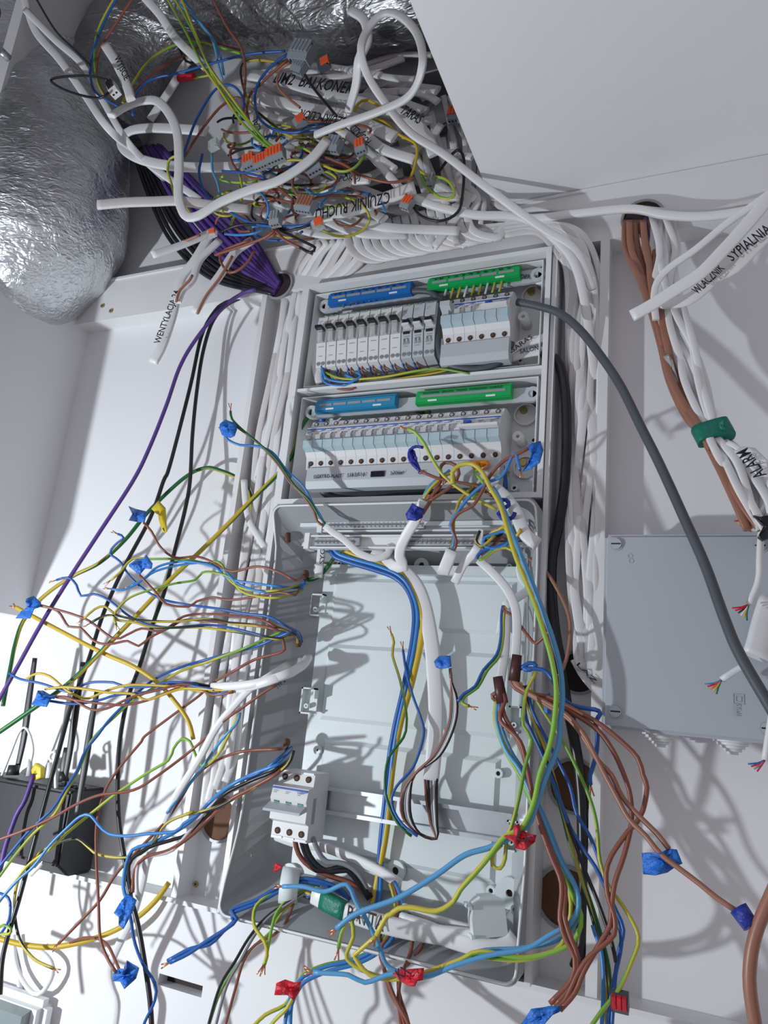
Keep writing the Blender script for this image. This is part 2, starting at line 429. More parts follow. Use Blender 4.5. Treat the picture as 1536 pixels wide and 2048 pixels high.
# coloured terminal rails
def rail_block(x0, x1, z, m, label, n, txt, seed):
    t = empty('terminal_rail', (x0, -0.035, z), label, 'terminal rail')
    mb = MB().box(x0, x1, -0.052, -0.036, z-0.008, z+0.007, 0).box(x0, x1, -0.048, -0.036, z+0.007, z+0.012, 0)
    mb.box(x0-0.0005, x1+0.0005, -0.0505, -0.040, z-0.010, z-0.008, 0); mb.make('housing', m, t)
    L = (x1-x0-0.012)/n
    for k in range(n):
        a = x0+0.006+k*L+0.0015; MB().box(a, a+L-0.003, -0.0526, -0.0518, z-0.001, z+0.003).make('slot', 'devd' , t)
    for a in (x0+0.02, x1-0.036): MB().box(a, a+0.014, -0.0528, -0.0518, z-0.0078, z-0.0050).make('white_mark', 'boxw', t)
    rr = random.Random(seed); mb = MB()
    for k in range(14):
        a = x0+0.012+(x1-x0-0.024)*k/13
        mb.cyl((a, -0.044, z+0.0125), (a, -0.044, z+0.0118), 0.0022, n=10)
    mb.make('screw_hole', 'hole', t)
    if txt: text(t, txt, (x0+0.012, -0.0522, z+0.0042), (x1-0.012, -0.0522, z+0.0042), 0.0030, world=True, face=Vector((0, -1, 0)))
    return t
rail_block(-0.571, -0.424, 2.146, 'bblock', 'dark blue neutral terminal rail at top left of the box', 5, 'N 1 2 3 4 5 6 7 8 9', 1)
rail_block(-0.395, -0.250, 2.146, 'gblock', 'green earth terminal rail at the very top right of the box', 5, 'PE 1 2 3 4 5 6 7 8 9', 2)
rail_block(-0.570, -0.432, 1.953, 'cblock', 'lighter blue terminal rail above the long breaker row', 5, None, 3)
rail_block(-0.398, -0.253, 1.953, 'gblock', 'green terminal rail with inked words above the long breaker row', 1, 'KUCHNIA  SALON  TARAS  SYPIALNIA  GARAZ', 4)
for z, lb in ((2.142, 'pale grey slotted carrier bar behind the top blue and green rails'), (1.949, 'pale grey slotted carrier bar behind the middle blue and green rails')):
    t = empty('carrier_bar', (-0.585, -0.02, z), lb, 'bar')
    mb = MB().box(-0.585, -0.225, -0.036, -0.030, z-0.009, z+0.013); mb.make('bar', 'devg', t)
    for x in (-0.585, -0.225):
        mb = MB().ring((x, -0.038, z+0.002), (x, -0.028, z+0.002), 0.011, 0.006, 20).cyl((x, -0.034, z+0.002), (x, -0.030, z+0.002), 0.0055, n=12, mi=1)
        mb.cyl((x, -0.034, z+0.002), (x, -0.005, z+0.002), 0.007); mb.make('end_eye', ['devg', 'screw'], t)

# ---------------------------------------------------------------- modular devices
W = 0.0172
def dz(*a): return [(-d, z) for d, z in a]
def hager(name, label, x, z, n=1, cat='circuit breaker', group=None, rcd=False, blank=False, y=-0.004):
    """modular device with stepped nose, screws, printed window, toggles and a bluish clear cover"""
    t = empty(name, (x, y, z), label, cat, group); w_ = W*n - 0.0004
    prof = dz((0, 0.042), (0.040, 0.042), (0.050, 0.038), (0.055, 0.026), (0.064, 0.023), (0.067, 0.006), (0.067, -0.010), (0.056, -0.024), (0.053, -0.042), (0, -0.042))
    local('body', MB().prism(prof, 0, w_), 'dev' if not blank else 'devg', t)
    local('name_strip', MB().box(0.0006, w_-0.0006, -0.0652, -0.0638, 0.0190, 0.0205), 'inkb', t)
    lb = MB(); 
    for k in range(n): lb.box(k*W+0.002, k*W+0.009, -0.0662, -0.0652, 0.0150, 0.0158).box(k*W+0.002, k*W+0.006, -0.0664, -0.0654, 0.0125, 0.0133).box(k*W+0.010, k*W+0.012, -0.0666, -0.0656, 0.0095, 0.0130)
    local('print', lb, 'inkgrey', t)
    text(t, 'hager', (x+w_-0.0078, y-0.0655, z+0.0160), (x+w_-0.0010, y-0.0655, z+0.0160), 0.0022, 'inkb', world=True, face=Vector((0, -1, 0)))
    for k in range(n):
        cx = k*W + W/2
        for zz, y0, y1 in ((0.033, -0.0520, -0.0532), (-0.033, -0.0540, -0.0560)):
            s_ = MB().cyl((cx, y0+0.003, zz), (cx, y1-0.0001, zz), 0.0036, n=14, mi=0).cyl((cx, y1-0.0001, zz), (cx, y1-0.0004, zz), 0.0024, n=10, mi=1)
            local('terminal_screw', s_, ['hole', 'rust' if zz < 0 else 'screw'], t)
        if not rcd:
            local('toggle', MB().box(cx-0.0042, cx+0.0042, -0.0745, -0.066, 0.0005, 0.0070).box(cx-0.0075, cx-0.0045, -0.0682, -0.066, 0.0, 0.009, 1), ['devg', 'devd'], t)
        local('clear_cover', MB().prism(dz((0.067, 0.0005), (0.073, -0.001), (0.0722, -0.0125), (0.063, -0.0165), (0.061, -0.0165), (0.066, -0.011)), k*W+0.0005, (k+1)*W-0.0008), 'bluewin', t)
    if rcd:
        local('toggle', MB().prism(dz((0.067, 0.009), (0.080, 0.006), (0.080, 0.002), (0.067, 0.0)), W*0.7, w_-0.001), 'dev', t)
        local('test_button', MB().box(W*0.9, W*1.5, -0.0705, -0.064, 0.0105, 0.0155), 'inkb', t)
    return t
zc = 1.886
xs0 = -0.5690
for k in range(14):
    hager('circuit_breaker', 'narrow breaker with bluish cover in the long lower row, %s from the left' % ['first', 'second', 'third', 'fourth', 'fifth', 'sixth', 'seventh', 'eighth', 'ninth', 'tenth', 'eleventh', 'twelfth', 'thirteenth', 'fourteenth'][k], xs0+k*W, zc, group='narrow breakers in the long lower row') if k == 0 else None
proto = [o for o in COL.objects if o.name.startswith('circuit_breaker')][0]
ORD = ['first', 'second', 'third', 'fourth', 'fifth', 'sixth', 'seventh', 'eighth', 'ninth', 'tenth', 'eleventh', 'twelfth', 'thirteenth', 'fourteenth']
for k in range(1, 14):
    c = copy_tree(proto); c.location.x = xs0+k*W
    c['label'] = 'narrow breaker with bluish cover in the long lower row, %s from the left' % ORD[k]
r = hager('residual_current_device', 'wide four-pole residual current switch with blue test button at right end of the long row', xs0+14*W, zc, 4, 'residual current switch', rcd=True)
# comb busbar cover with print
def comb(x0, x1, z, label, y=-0.054):
    t = empty('busbar_cover', (x0, y, z), label, 'busbar')
    local('cover', MB().prism([(0.012, 0.0), (-0.009, 0.0), (-0.0105, -0.022), (-0.006, -0.033), (0.012, -0.033)], 0, x1-x0), 'devg', t)
    local('end_cap', MB().box(-0.002, 0, -0.006, 0.012, -0.030, 0.012), 'devd', t)
    return t
t = comb(xs0+0.006, xs0+18*W, zc-0.0415, 'light grey busbar cover under the long row, printed with maker and size')
def tl(s, a, b, zz, h, m='ink'): text(t, s, (a, -0.0653, zz), (b, -0.0653, zz), h, m, world=True, face=Vector((0, -1, -0.05)))
zz = zc-0.0595
tl('ELEKTRO-PLAST', -0.548, -0.500, zz, 0.0052); tl('S18 3F-10', -0.491, -0.462, zz, 0.0058); tl('3x10mm\u00b2', -0.421, -0.400, zz+0.0005, 0.0058); tl('CE', -0.378, -0.368, zz, 0.0055)
b = MB(); xx = -0.453
for k in range(26):
    q = R_.uniform(0.0002, 0.0007); b.box(xx, xx+q, -0.0661, -0.0645, zz-0.001, zz+0.0075); xx += q+R_.uniform(0.0003, 0.0006)
b.make('barcode', 'ink', t)
flag(t, 'osticker', '940,922,6.9 958,921 978,922 980,928 972,938 948,940', name='price_sticker')
text(t, '2,45 zl', (944, 936, 7.2), (972, 933, 7.2), 0.004)
# upper right group
hx = -0.3595
t = empty('circuit_breaker', (hx, -0.004, 2.072), 'single breaker with raised grey toggle at left of the upper right block', 'circuit breaker')
bpy.data.objects.remove(t)
def upgroup():
    a = hager('circuit_breaker', 'single breaker with raised grey toggle at left of the upper right block', hx, 2.072, 1)
    local('raised_toggle', MB().prism(dz((0.064, 0.020), (0.082, 0.018), (0.082, 0.010), (0.064, 0.002)), 0.001, W-0.001), 'devg', a)
    for k in (1, 2): hager('circuit_breaker', 'breaker with clear blue cover, %s of the pair inside the upper right block' % ('left' if k == 1 else 'right'), hx+k*W, 2.072)
    b_ = hager('main_breaker', 'three-pole breaker with one joined white toggle at right of the upper right block', hx+3*W, 2.072, 3, rcd=True)
upgroup()
comb(hx, hx+6*W, 2.0305, 'plain light grey busbar cover under the upper right block')
# slim RCBO block
def rcbo(label, x, z, black, group):
    t = empty('residual_current_breaker', (x, -0.004, z), label, 'circuit breaker', group); w_ = W-0.0004
    prof = dz((0, 0.050), (0.046, 0.050), (0.050, 0.040), (0.062, 0.038), (0.064, 0.016), (0.058, 0.012), (0.058, -0.004), (0.060, -0.008), (0.056, -0.030), (0.053, -0.048), (0.030, -0.054), (0, -0.054))
    local('body', MB().prism(prof, 0, w_), 'dev' if not black else 'devg', t)
    cx = W/2
    local('terminal_screw', MB().cyl((cx, -0.046, 0.045), (cx, -0.0495, 0.0455), 0.0034, n=12), 'screw', t)
    for q in (-0.004, 0.004): local('terminal_screw', MB().cyl((cx+q, -0.050, -0.042), (cx+q, -0.0555, -0.042), 0.0031, n=12, mi=0).cyl((cx+q, -0.0555, -0.042), (cx+q, -0.0558, -0.042), 0.0019, n=8, mi=1), ['devd', 'screw'], t)
    if not black:
        local('toggle', MB().box(cx-0.0062, cx+0.0050, -0.0760, -0.060, 0.0115, 0.0165), 'black', t)
        local('lever_base', MB().prism(dz((0.058, 0.012), (0.069, 0.011), (0.066, -0.006), (0.058, -0.008)), cx-0.0052, cx+0.0042), 'clearp', t)
    else:
        local('toggle', MB().box(cx-0.0060, cx+0.0055, -0.0700, -0.058, 0.0000, 0.0035, 1).box(cx-0.0050, cx+0.0045, -0.0680, -0.058, 0.0035, 0.0105, 0), ['black', 'dev'], t)
        local('indicator', MB().box(cx-0.0055, cx+0.0050, -0.0612, -0.058, -0.0105, -0.0065), 'black', t)
        local('wiring_diagram', MB().box(cx-0.004, cx-0.0037, -0.0602, -0.0580, -0.028, -0.018).box(cx+0.002, cx+0.0023, -0.0602, -0.0580, -0.028, -0.018).box(cx-0.004, cx+0.002, -0.0602, -0.0580, -0.0183, -0.018), 'inkgrey', t)
    local('print', MB().box(0.002, 0.008, -0.0634, -0.0622, 0.0290, 0.0300, 1).box(0.002, 0.006, -0.0636, -0.0624, 0.0262, 0.0270, 1), ['inkg', 'inkgrey'], t)
    text(t, 'Schneider', (x+0.0015, -0.0664, z+0.0358), (x+0.0135, -0.0664, z+0.0358), 0.0022, 'inkg', world=True, face=Vector((0, -1, 0)))
    local('marking_line', MB().box(0.004, 0.013, -0.0598, -0.0580, -0.0150, -0.0142).box(0.004, 0.011, -0.0570, -0.0555, -0.0300, -0.0294), 'inkgrey', t)
    return t
zs = 2.066; xr = -0.575; WS = 0.0186
g1 = 'white breakers with black toggles in the top left block'
p1 = rcbo('white breaker with black toggle in the top left block, leftmost of eight', xr, zs, False, g1)
p2 = rcbo('grey-white breaker with black window beside the white ones, left of three', xr+8*WS, zs, True, 'three breakers with black windows')
for k in range(1, 8): c = copy_tree(p1); c.location.x = xr+k*WS; c['label'] = 'white breaker with black toggle in the top left block, %s from the left' % ORD[k]
for k in (1, 2): c = copy_tree(p2); c.location.x = xr+(8+k)*WS; c['label'] = 'grey-white breaker with black window, %s of three beside the grey cables' % ('middle' if k == 1 else 'rightmost')
for k in range(8): pass
# ---------------------------------------------------------------- lower enclosure base
BX0, BX1, BZ0, BZ1 = -0.545, -0.232, 1.268, 1.705       # back panel
RX0, RX1, RZ0, RZ1 = -0.601, -0.2035, 1.217, 1.779      # front rim
lb = empty('enclosure_base', (-0.4, 0, 1.2), 'grey-blue empty lower enclosure base with mounting rail', 'enclosure')
def rim_pts(x0, x1, z0, z1, r, ins=0.0, n=5):
    x0 += ins; x1 -= ins; z0 += ins; z1 -= ins; pts = []
    segs = [((x0, z0+r), (x0, z1-r)), None, ((x0+r, z1), (x1-r, z1)), None, ((x1, z1-r), (x1, z0+r)), None, ((x1-r, z0), (x0+r, z0))]
    def arc(cx, cz, a0, a1): return [(cx+r*math.cos(math.radians(a0+(a1-a0)*k/n)), cz+r*math.sin(math.radians(a0+(a1-a0)*k/n))) for k in range(n+1)]
    def ln(a, b, k=10): return [(a[0]+(b[0]-a[0])*i/k, a[1]+(b[1]-a[1])*i/k) for i in range(1, k)]
    pts += ln((x0, z0+r), (x0, z1-r), 24) + arc(x0+r, z1-r, 180, 90) + ln((x0+r, z1), (x1-r, z1)) + arc(x1-r, z1-r, 90, 0) + ln((x1, z1-r), (x1, z0+r), 24) + arc(x1-r, z0+r, 0, -90) + ln((x1-r, z0), (x0+r, z0)) + arc(x0+r, z0+r, -90, -180)
    return pts
def rim_y(z):
    e = max(0.0, (z-(RZ1-0.075))/0.075, ((RZ0+0.13)-z)/0.13); e = min(1, e)
    return -0.058 - 0.024*(e*e*(3-2*e))
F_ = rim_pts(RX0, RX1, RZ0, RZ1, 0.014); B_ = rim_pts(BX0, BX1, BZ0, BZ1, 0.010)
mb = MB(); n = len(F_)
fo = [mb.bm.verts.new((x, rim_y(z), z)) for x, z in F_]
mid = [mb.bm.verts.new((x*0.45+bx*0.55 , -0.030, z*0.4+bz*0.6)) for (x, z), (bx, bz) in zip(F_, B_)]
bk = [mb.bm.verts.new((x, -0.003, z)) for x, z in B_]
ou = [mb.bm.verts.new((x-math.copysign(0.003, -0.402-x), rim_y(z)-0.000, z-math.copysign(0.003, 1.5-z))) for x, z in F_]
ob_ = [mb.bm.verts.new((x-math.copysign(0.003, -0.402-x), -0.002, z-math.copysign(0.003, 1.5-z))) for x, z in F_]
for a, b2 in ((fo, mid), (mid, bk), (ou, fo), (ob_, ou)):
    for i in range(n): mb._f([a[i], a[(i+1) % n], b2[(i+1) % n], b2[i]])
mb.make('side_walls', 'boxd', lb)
MB().tube([Vector((x, rim_y(z)-0.001, z)) for x, z in F_ + F_[:1]], 0.0016, n=6, cap=False).make('rim', 'boxw', lb)
mb = MB().box(BX0, BX1, -0.003, -0.0005, BZ0, BZ1)
for z0, z1, x0, x1 in ((1.30, 1.450, BX0+0.03, BX1-0.02), (1.475, 1.585, BX0+0.02, BX1-0.01), (1.61, 1.685, BX0+0.02, BX1-0.01)):
    yy = -0.0085; v = [mb.bm.verts.new(c) for c in ((x0, -0.003, z0), (x1, -0.003, z0), (x1, -0.003, z1), (x0, -0.003, z1), (x0+0.006, yy, z0+0.006), (x1-0.006, yy, z0+0.006), (x1-0.006, yy, z1-0.006), (x0+0.006, yy, z1-0.006))]
    for f in ((4,5,6,7), (0,1,5,4), (1,2,6,5), (2,3,7,6), (3,0,4,7)): mb._f([v[i] for i in f])
mb.make('back_panel', 'box', lb)
mb = MB().box(BX0-0.01, BX1+0.01, -0.020, -0.003, 1.690, 1.703).box(BX0-0.02, BX1+0.015, -0.060, -0.050, 1.752, 1.758).box(BX0-0.03, BX1+0.02, -0.035, -0.028, 1.728, 1.734); mb.make('stiffening_rib', 'box', lb)
for x, y, h, r, hh in ((842, 1130, 0.010, 0.011, 0.0045), (728, 1128, 0.006, 0.008, 0.004), (678, 1127, 0.004, 0.004, 0.002), (582, 1105, 0.012, 0.005, 0.002), (800, 1022, 0.030, 0.005, 0.002),
                       (1018, 1133, 0.010, 0.004, 0.0018), (1060, 1110, 0.012, 0.005, 0.0025), (660, 1308, 0.004, 0.004, 0.002), (634, 1500, 0.008, 0.006, 0.002), (996, 1547, 0.008, 0.006, 0.003),
                       (790, 1742, 0.010, 0.013, 0.005), (1018, 1787, 0.014, 0.018, 0.0045), (981, 1782, 0.012, 0.006, 0.003), (1030, 1820, 0.020, 0.006, 0.003), (495, 1711, 0.045, 0.006, 0.003), (712, 1876, 0.03, 0.006, 0.003), (1058, 1443, 0.012, 0.005, 0.002), (578, 1750, 0.006, 0.015, 0.006)):
    boss(lb, x, y, h, r, -0.004, hh, 'box')
# clip brackets at the sides
def bracket(x, y, w_, h_, d):
    c = P(x, y, d); mb = MB(); t_ = 0.0022
    mb.box(c.x, c.x+t_, -d/100, -d/100+0.014, c.z-h_, c.z).box(c.x, c.x+w_, -d/100, -d/100+0.010, c.z-t_, c.z).box(c.x, c.x+w_*0.8, -d/100, -d/100+0.010, c.z-h_, c.z-h_+t_).box(c.x+w_-t_, c.x+w_, -d/100, -d/100+0.010, c.z-h_*0.4, c.z)
    mb.box(c.x+t_, c.x+w_, -d/100+0.010, -d/100+0.012, c.z-h_, c.z).ring((c.x+w_*0.45, -d/100, c.z-h_*0.7), (c.x+w_*0.45, -d/100+0.010, c.z-h_*0.7), 0.0035, 0.0018, 12)
    mb.make('rail_bracket', 'box', lb)
bracket(622, 1187, 0.022, 0.034, 1.5); bracket(604, 1374, 0.022, 0.037, 3.0); bracket(1018, 1411, 0.016, 0.034, 2.5); bracket(1014, 1640, 0.014, 0.036, 2.5)
# mounting rail with channel edges
mb = MB(); a, b_ = P(652, 1595, 3.2), P(1022, 1651, 3.2); zr = (a.z+b_.z)/2 - 0.004; xa = a.x-0.05; xb = b_.x
prof = [(-0.030, zr+0.0175), (-0.030, zr+0.0125), (-0.0225, zr+0.0120), (-0.0225, zr-0.0120), (-0.030, zr-0.0125), (-0.030, zr-0.0175), (-0.029, zr-0.0175), (-0.029, zr-0.0137), (-0.0212, zr-0.0132), (-0.0212, zr+0.0132), (-0.029, zr+0.0137), (-0.029, zr+0.0175)]
mb.prism(prof, xa, xb); mb.cyl((xb-0.008, -0.0255, zr), (xb-0.008, -0.0222, zr), 0.006, n=16); mb.make('mounting_rail', 'zinc', lb)
# screw-like patch and wall stains in the base are knock-outs with broken edges
for x, y, r, d in ((577, 1075, 0.008, 5.5), (612, 1150, 0.008, 4.5), (598, 1284, 0.008, 4.0), (574, 1488, 0.008, 4.5), (560, 1650, 0.016, 4.0)):
    c = P(x, y, d); mb = MB().cyl((c.x-0.003, c.y, c.z), (c.x+0.002, c.y+0.001, c.z), r, r*0.9, n=12); mb.make('knockout', 'rust', lb)
c = P(575, 1772, 6); MB().ring((c.x-0.01, c.y, c.z), (c.x+0.012, c.y+0.01, c.z), 0.022, 0.019, 22).make('cable_collar', 'box', lb)
# small grey cap lying at the bottom right
t = empty('blanking_cap', P(955, 1840, 5), 'grey half-round plastic cap standing at the bottom right of the enclosure', 'cap')
c = P(972, 1838, 4.5); c = P(970, 1832, 6.6); T = Matrix.Translation(c) @ Matrix.Rotation(math.radians(-10), 4, 'Y') @ Matrix.Rotation(math.radians(28), 4, 'Z')
mb = MB(); pr = [(-0.018, -0.020), (0.022, -0.020), (0.022, 0.016), (0.010, 0.022), (-0.006, 0.022), (-0.015, 0.014), (-0.018, 0.0)]
A = [mb.bm.verts.new(T @ Vector((x, -0.013, z))) for x, z in pr]; B2 = [mb.bm.verts.new(T @ Vector((x, 0.014, z))) for x, z in pr]
mb._f(A); mb._f(B2[::-1])
for i in range(len(pr)): mb._f([A[i], B2[i], B2[(i+1) % len(pr)], A[(i+1) % len(pr)]])
mb.make('shell', 'box', t); MB().box(-0.021, -0.017, -0.016, 0.014, 0.010, 0.015, T=T).box(-0.021, -0.017, -0.016, 0.010, -0.020, -0.016, T=T).make('clip', 'box', t)
# neutral and earth strips lying at the top of the base
def strip(x0, x1, z, label, runs, y=-0.060):
    t = empty('terminal_strip', (x0, y, z), label, 'terminal strip')
    local('carrier', MB().box(0, x1-x0, 0.002, 0.012, -0.010, 0.010).box(0, x1-x0, -0.006, 0.002, -0.011, -0.0085).box(0, x1-x0, -0.006, 0.002, 0.0065, 0.0090).box(-0.004, 0.004, -0.008, 0.012, -0.012, 0.012).box(x1-x0-0.006, x1-x0, -0.010, 0.012, -0.010, 0.014), 'boxw', t)
    for a, b_ in runs:
        local('metal_bar', MB().box(a, b_, -0.004, 0.0025, -0.0065, 0.0050), 'zinc', t)
        k = a+0.004
        while k < b_-0.003:
            local('clamp_screw', MB().cyl((k, -0.004, -0.0006), (k, -0.0065, -0.0006), 0.0030, n=10).box(k-0.0026, k+0.0026, -0.0068, -0.0064, -0.0010, -0.0002, 1), ['screw', 'hole'], t); k += 0.0066
    return t
strip(-0.530, -0.245, 1.7545, 'upper screw terminal strip across the top of the lower enclosure', ((0.012, 0.165),), -0.055)
strip(-0.545, -0.275, 1.7280, 'lower screw terminal strip across the top of the lower enclosure', ((0.012, 0.085), (0.150, 0.262)), -0.062)
# three-pole isolator on the rail
iso = empty('isolator_switch', P(556, 1560, 3), 'white three-pole switch with grey lever on the metal rail', 'switch')
c = P(590, 1612, 7.2); x0 = c.x-0.030; zi = c.z; WI = 0.0182
def ipf(*a): return [(-d, zi+z) for d, z in a]
MB().prism(ipf((0.028, 0.043), (0.070, 0.043), (0.072, 0.026), (0.084, 0.024), (0.088, 0.008), (0.083, 0.000), (0.084, -0.018), (0.074, -0.022), (0.074, -0.043), (0.028, -0.043)), x0, x0+3*WI).make('body', 'dev', iso)
MB().box(x0+0.001, x0+3*WI-0.001, -0.0862, -0.083, zi+0.0205, zi+0.0225).make('name_strip', 'inkb', iso)
text(iso, 'hager', (x0+0.040, -0.0868, zi+0.0185), (x0+0.052, -0.0868, zi+0.0185), 0.002, 'inkb', world=True)
MB().prism(ipf((0.083, 0.004), (0.100, -0.004), (0.101, -0.007), (0.083, -0.004)), x0-0.002, x0+3*WI-0.001).make('lever', 'devg', iso)
for k in range(3):
    cx = x0+(k+0.5)*WI
    for zz, yy in ((0.035, -0.0715), (-0.033, -0.0745)):
        MB().cyl((cx, yy+0.002, zi+zz), (cx, yy-0.0004, zi+zz), 0.0042, n=16).cyl((cx, yy-0.0004, zi+zz), (cx, yy-0.0008, zi+zz), 0.0026, n=8, mi=1).make('terminal_screw', ['hole', 'rust'], iso)
        MB().box(cx-0.008, cx+0.008, yy-0.001, yy+0.01, zi+zz+math.copysign(0.0062, zz), zi+zz+math.copysign(0.0085, zz)).make('terminal_lip', 'boxw', iso)
    MB().box(cx-0.004, cx+0.004, -0.0868, -0.084, zi+0.0035, zi+0.0065).make('green_indicator', 'gtape', iso)
    MB().box(cx-0.006, cx, -0.0868, -0.085, zi+0.0175, zi+0.0180).box(cx-0.006, cx-0.002, -0.0872, -0.085, zi+0.0155, zi+0.0160).make('print', 'inkgrey', iso)
sx = x0+3*WI
MB().box(sx-0.0005, sx+0.0003, -0.068, -0.060, zi-0.02, zi+0.012).make('side_print', 'inkgrey', iso)

# ---------------------------------------------------------------- right junction box
jb = empty('junction_box', (-0.12, 0, 1.5), 'large closed grey junction box with four corner screws at right', 'junction box')
JX0, JX1, JZ0, JZ1 = -0.117, 0.085, 1.501, 1.733
MB().box(JX0+0.004, JX1-0.004, -0.055, 0, JZ0+0.004, JZ1-0.004).make('base', 'jbox', jb)
m_ = MB().box(JX0, JX1, -0.080, -0.055, JZ0, JZ1); bmesh.ops.bevel(m_.bm, geom=m_.bm.edges[:], offset=0.004, segments=3, affect='EDGES'); m_.make('lid', 'jbox', jb)
for x, z in ((JX0+0.014, JZ1-0.013), (JX1-0.030, JZ1-0.015), (JX0+0.016, JZ0+0.020), (JX1-0.030, JZ0+0.016)):
    mb = MB().ring((x, -0.0812, z), (x, -0.079, z), 0.0085, 0.0068, 22).cyl((x, -0.0835, z), (x, -0.079, z), 0.0066, n=20).box(x-0.0055, x+0.0055, -0.0838, -0.0834, z-0.0008, z+0.0008, 1); mb.make('lid_screw', ['jbox', 'hole'], jb)
for x in (-0.055, 0.022):
    mb = MB()
    for k in range(6): mb.cyl((x, -0.036, JZ0+0.005-k*0.0033), (x, -0.036, JZ0+0.0013-k*0.0033), 0.024-k*0.0036, n=26)
    mb.make('stepped_grommet', 'boxw', jb)
text(jb, 'IP55', (1479, 1433, 8.1), (1478, 1408, 8.1), 0.006, 'jbox', lift=0.0006)
mb = MB(); c = P(1477, 1398, 8.05)
for a, h in ((0.0055, 0.0006), (0.0030, 0.0006)): wall4(mb, c.x-a, c.x+a, c.z-a, c.z+a, -0.0808, -0.0800, h)
mb.make('insulation_mark', 'jbox', jb)
for x, y in ((1260, 1112), (1262, 1122)):
    c = P(x, y, 8.0); MB().ring((c.x, -0.0806, c.z), (c.x, -0.080, c.z), 0.0030, 0.0022, 16).make('moulded_ring', 'jbox', jb)
# open translucent box above the header
ub = empty('open_junction_box', (-0.5, 0, 2.3), 'grey translucent open junction box buried behind the tangled cables', 'junction box')
mb = MB(); wall4(mb, -0.62, -0.345, 2.285, 2.56, -0.060, 0.0, 0.004); mb.box(-0.62, -0.345, -0.004, -0.0005, 2.285, 2.56); mb.make('tray', 'silver', ub)
for x, z in ((-0.365, 2.545), (-0.365, 2.300), (-0.60, 2.300)): MB().cyl((x, -0.062, z), (x, -0.0, z), 0.010, n=16).cyl((x, -0.0625, z), (x, -0.062, z), 0.004, n=10, mi=1).make('corner_post', ['silver', 'hole'], ub)
c = P(880, 225, 2); MB().cyl((c.x, -0.02, c.z), (c.x, -0.002, c.z), 0.030, 0.034, n=30).ring((c.x, -0.024, c.z), (c.x, -0.02, c.z), 0.030, 0.024, 30).make('round_membrane', 'silver', ub)

# ---------------------------------------------------------------- foil ducts
def duct(label, m, pts, r, seed, amp=0.012):
    c = spline([P(*p) for p in parse(pts)], 0.02); mb = MB(); mb.tube(c, r, n=72)
    bmesh.ops.subdivide_edges(mb.bm, edges=[e for e in mb.bm.edges if abs(e.calc_length()) > 0.014], cuts=1, use_grid_fill=True)
    off = Vector((seed, seed*2, 0)); mb.bm.normal_update()
    for v in mb.bm.verts:
        q = v.co*9+off; k = noise.fractal(q, 1.0, 2.0, 4)*amp + noise.noise(v.co*45+off)*amp*0.22 - abs(noise.noise(v.co*20-off))*amp*0.7
        v.co += v.normal*k
    return tag(mb.make('foil_duct', m, None, loc=c[0]), label, 'ventilation duct')
duct('big bright crinkled foil duct hanging at the upper left', 'foil', '40,-420,15 40,-120 45,60 78,200 104,335 72,478 -60,545,15 -320,585,15', 0.150, 3.1, 0.007)
duct('shadowed foil duct running across the top behind the wires', 'foil_shaded', '1130,-130,10 900,-40 660,0 430,0 310,50 230,150 190,270,9', 0.102, 8.7, 0.007)
col_ = P(-115, 55, 42)
t = empty('duct_collar', col_, 'dark galvanised duct collar with a screw at the top left corner', 'duct collar')
ax = Vector((0.25, -0.93, 0.28)).normalized()
MB().cyl(col_, col_+ax*0.05, 0.100, n=48).ring(col_+ax*0.046, col_+ax*0.058, 0.103, 0.094, 48).make('collar', 'collar', t)
c = P(6, 106, 46.6); MB().cyl(c+Vector((0, -0.004, 0)), c+Vector((0, 0.01, 0)), 0.0055, n=12).make('screw', 'screw', t)

# ---------------------------------------------------------------- router and socket at lower left
rt = empty('router', P(70, 1690, 0), 'black wireless router standing on the ledge at lower left', 'router')
a = P(0, 1552, 9); b_ = P(138, 1585, 9); x0, x1 = a.x-0.06, b_.x; z1 = (a.z+b_.z)/2; z0 = ZL+0.003
m_ = MB().prism([(-0.012, z0), (-0.060, z0), (-0.085, z0+0.018), (-0.086, z1-0.004), (-0.080, z1), (-0.012, z1)], x0, x1)
bmesh.ops.bevel(m_.bm, geom=m_.bm.edges[:], offset=0.003, segments=2, affect='EDGES'); m_.make('case', 'router', rt)
for k in range(3): MB().box(x1-0.012-k*0.018, x1-0.001-k*0.018, -0.070, -0.055, z1-0.001, z1+0.003).make('port', 'hole', rt)
def antenna(s, r=0.0048):
    p = path(s); MB().tube(p, r, r*0.55, n=10, r_fn=lambda u: 0.8+0.35*(1-abs(2*u-1)) ).make('antenna', 'router', rt)
for s in ('70,1316,7 58,1400 48,1475 32,1548,6', '166,1324,9 155,1400 140,1500 127,1572,8', '194,1384,9 182,1450 170,1530 153,1632,9', '133,1495,8 128,1530 124,1560'): antenna(s)
MB().cyl(P(25, 1550, 7), P(28, 1530, 7), 0.010, 0.008).make('antenna_joint', 'router', rt)
MB().cyl(P(127, 1563, 8), P(127, 1543, 8), 0.008, 0.006).make('antenna_joint', 'router', rt)
bundle('network_plug', 'white network plug with clip and looped lead in the router top', 'plug', [('lead', 'pvc', 0.0022, '60,1530,7 66,1500 60,1470 50,1455 38,1465 20,1510 0,1560')])
t = empty('network_plug', P(58, 1540, 7), 'grey ribbed boot plug left of the yellow plug on the router', 'plug')
MB().cyl(P(58, 1552, 7), P(61, 1518, 7), 0.0048, 0.0030, n=10).make('boot', 'devg', t)
t = empty('network_plug', P(77, 1545, 8), 'yellow plug end of the purple patch cord', 'plug')
flag(t, 'ytape', '66,1540,8.5 74,1526 86,1534 85,1556 74,1560 68,1552', name='boot', th=0.004)
t = empty('network_plug', P(100, 1530, 8), 'white plug with round pull loop at right of the yellow plug', 'plug')
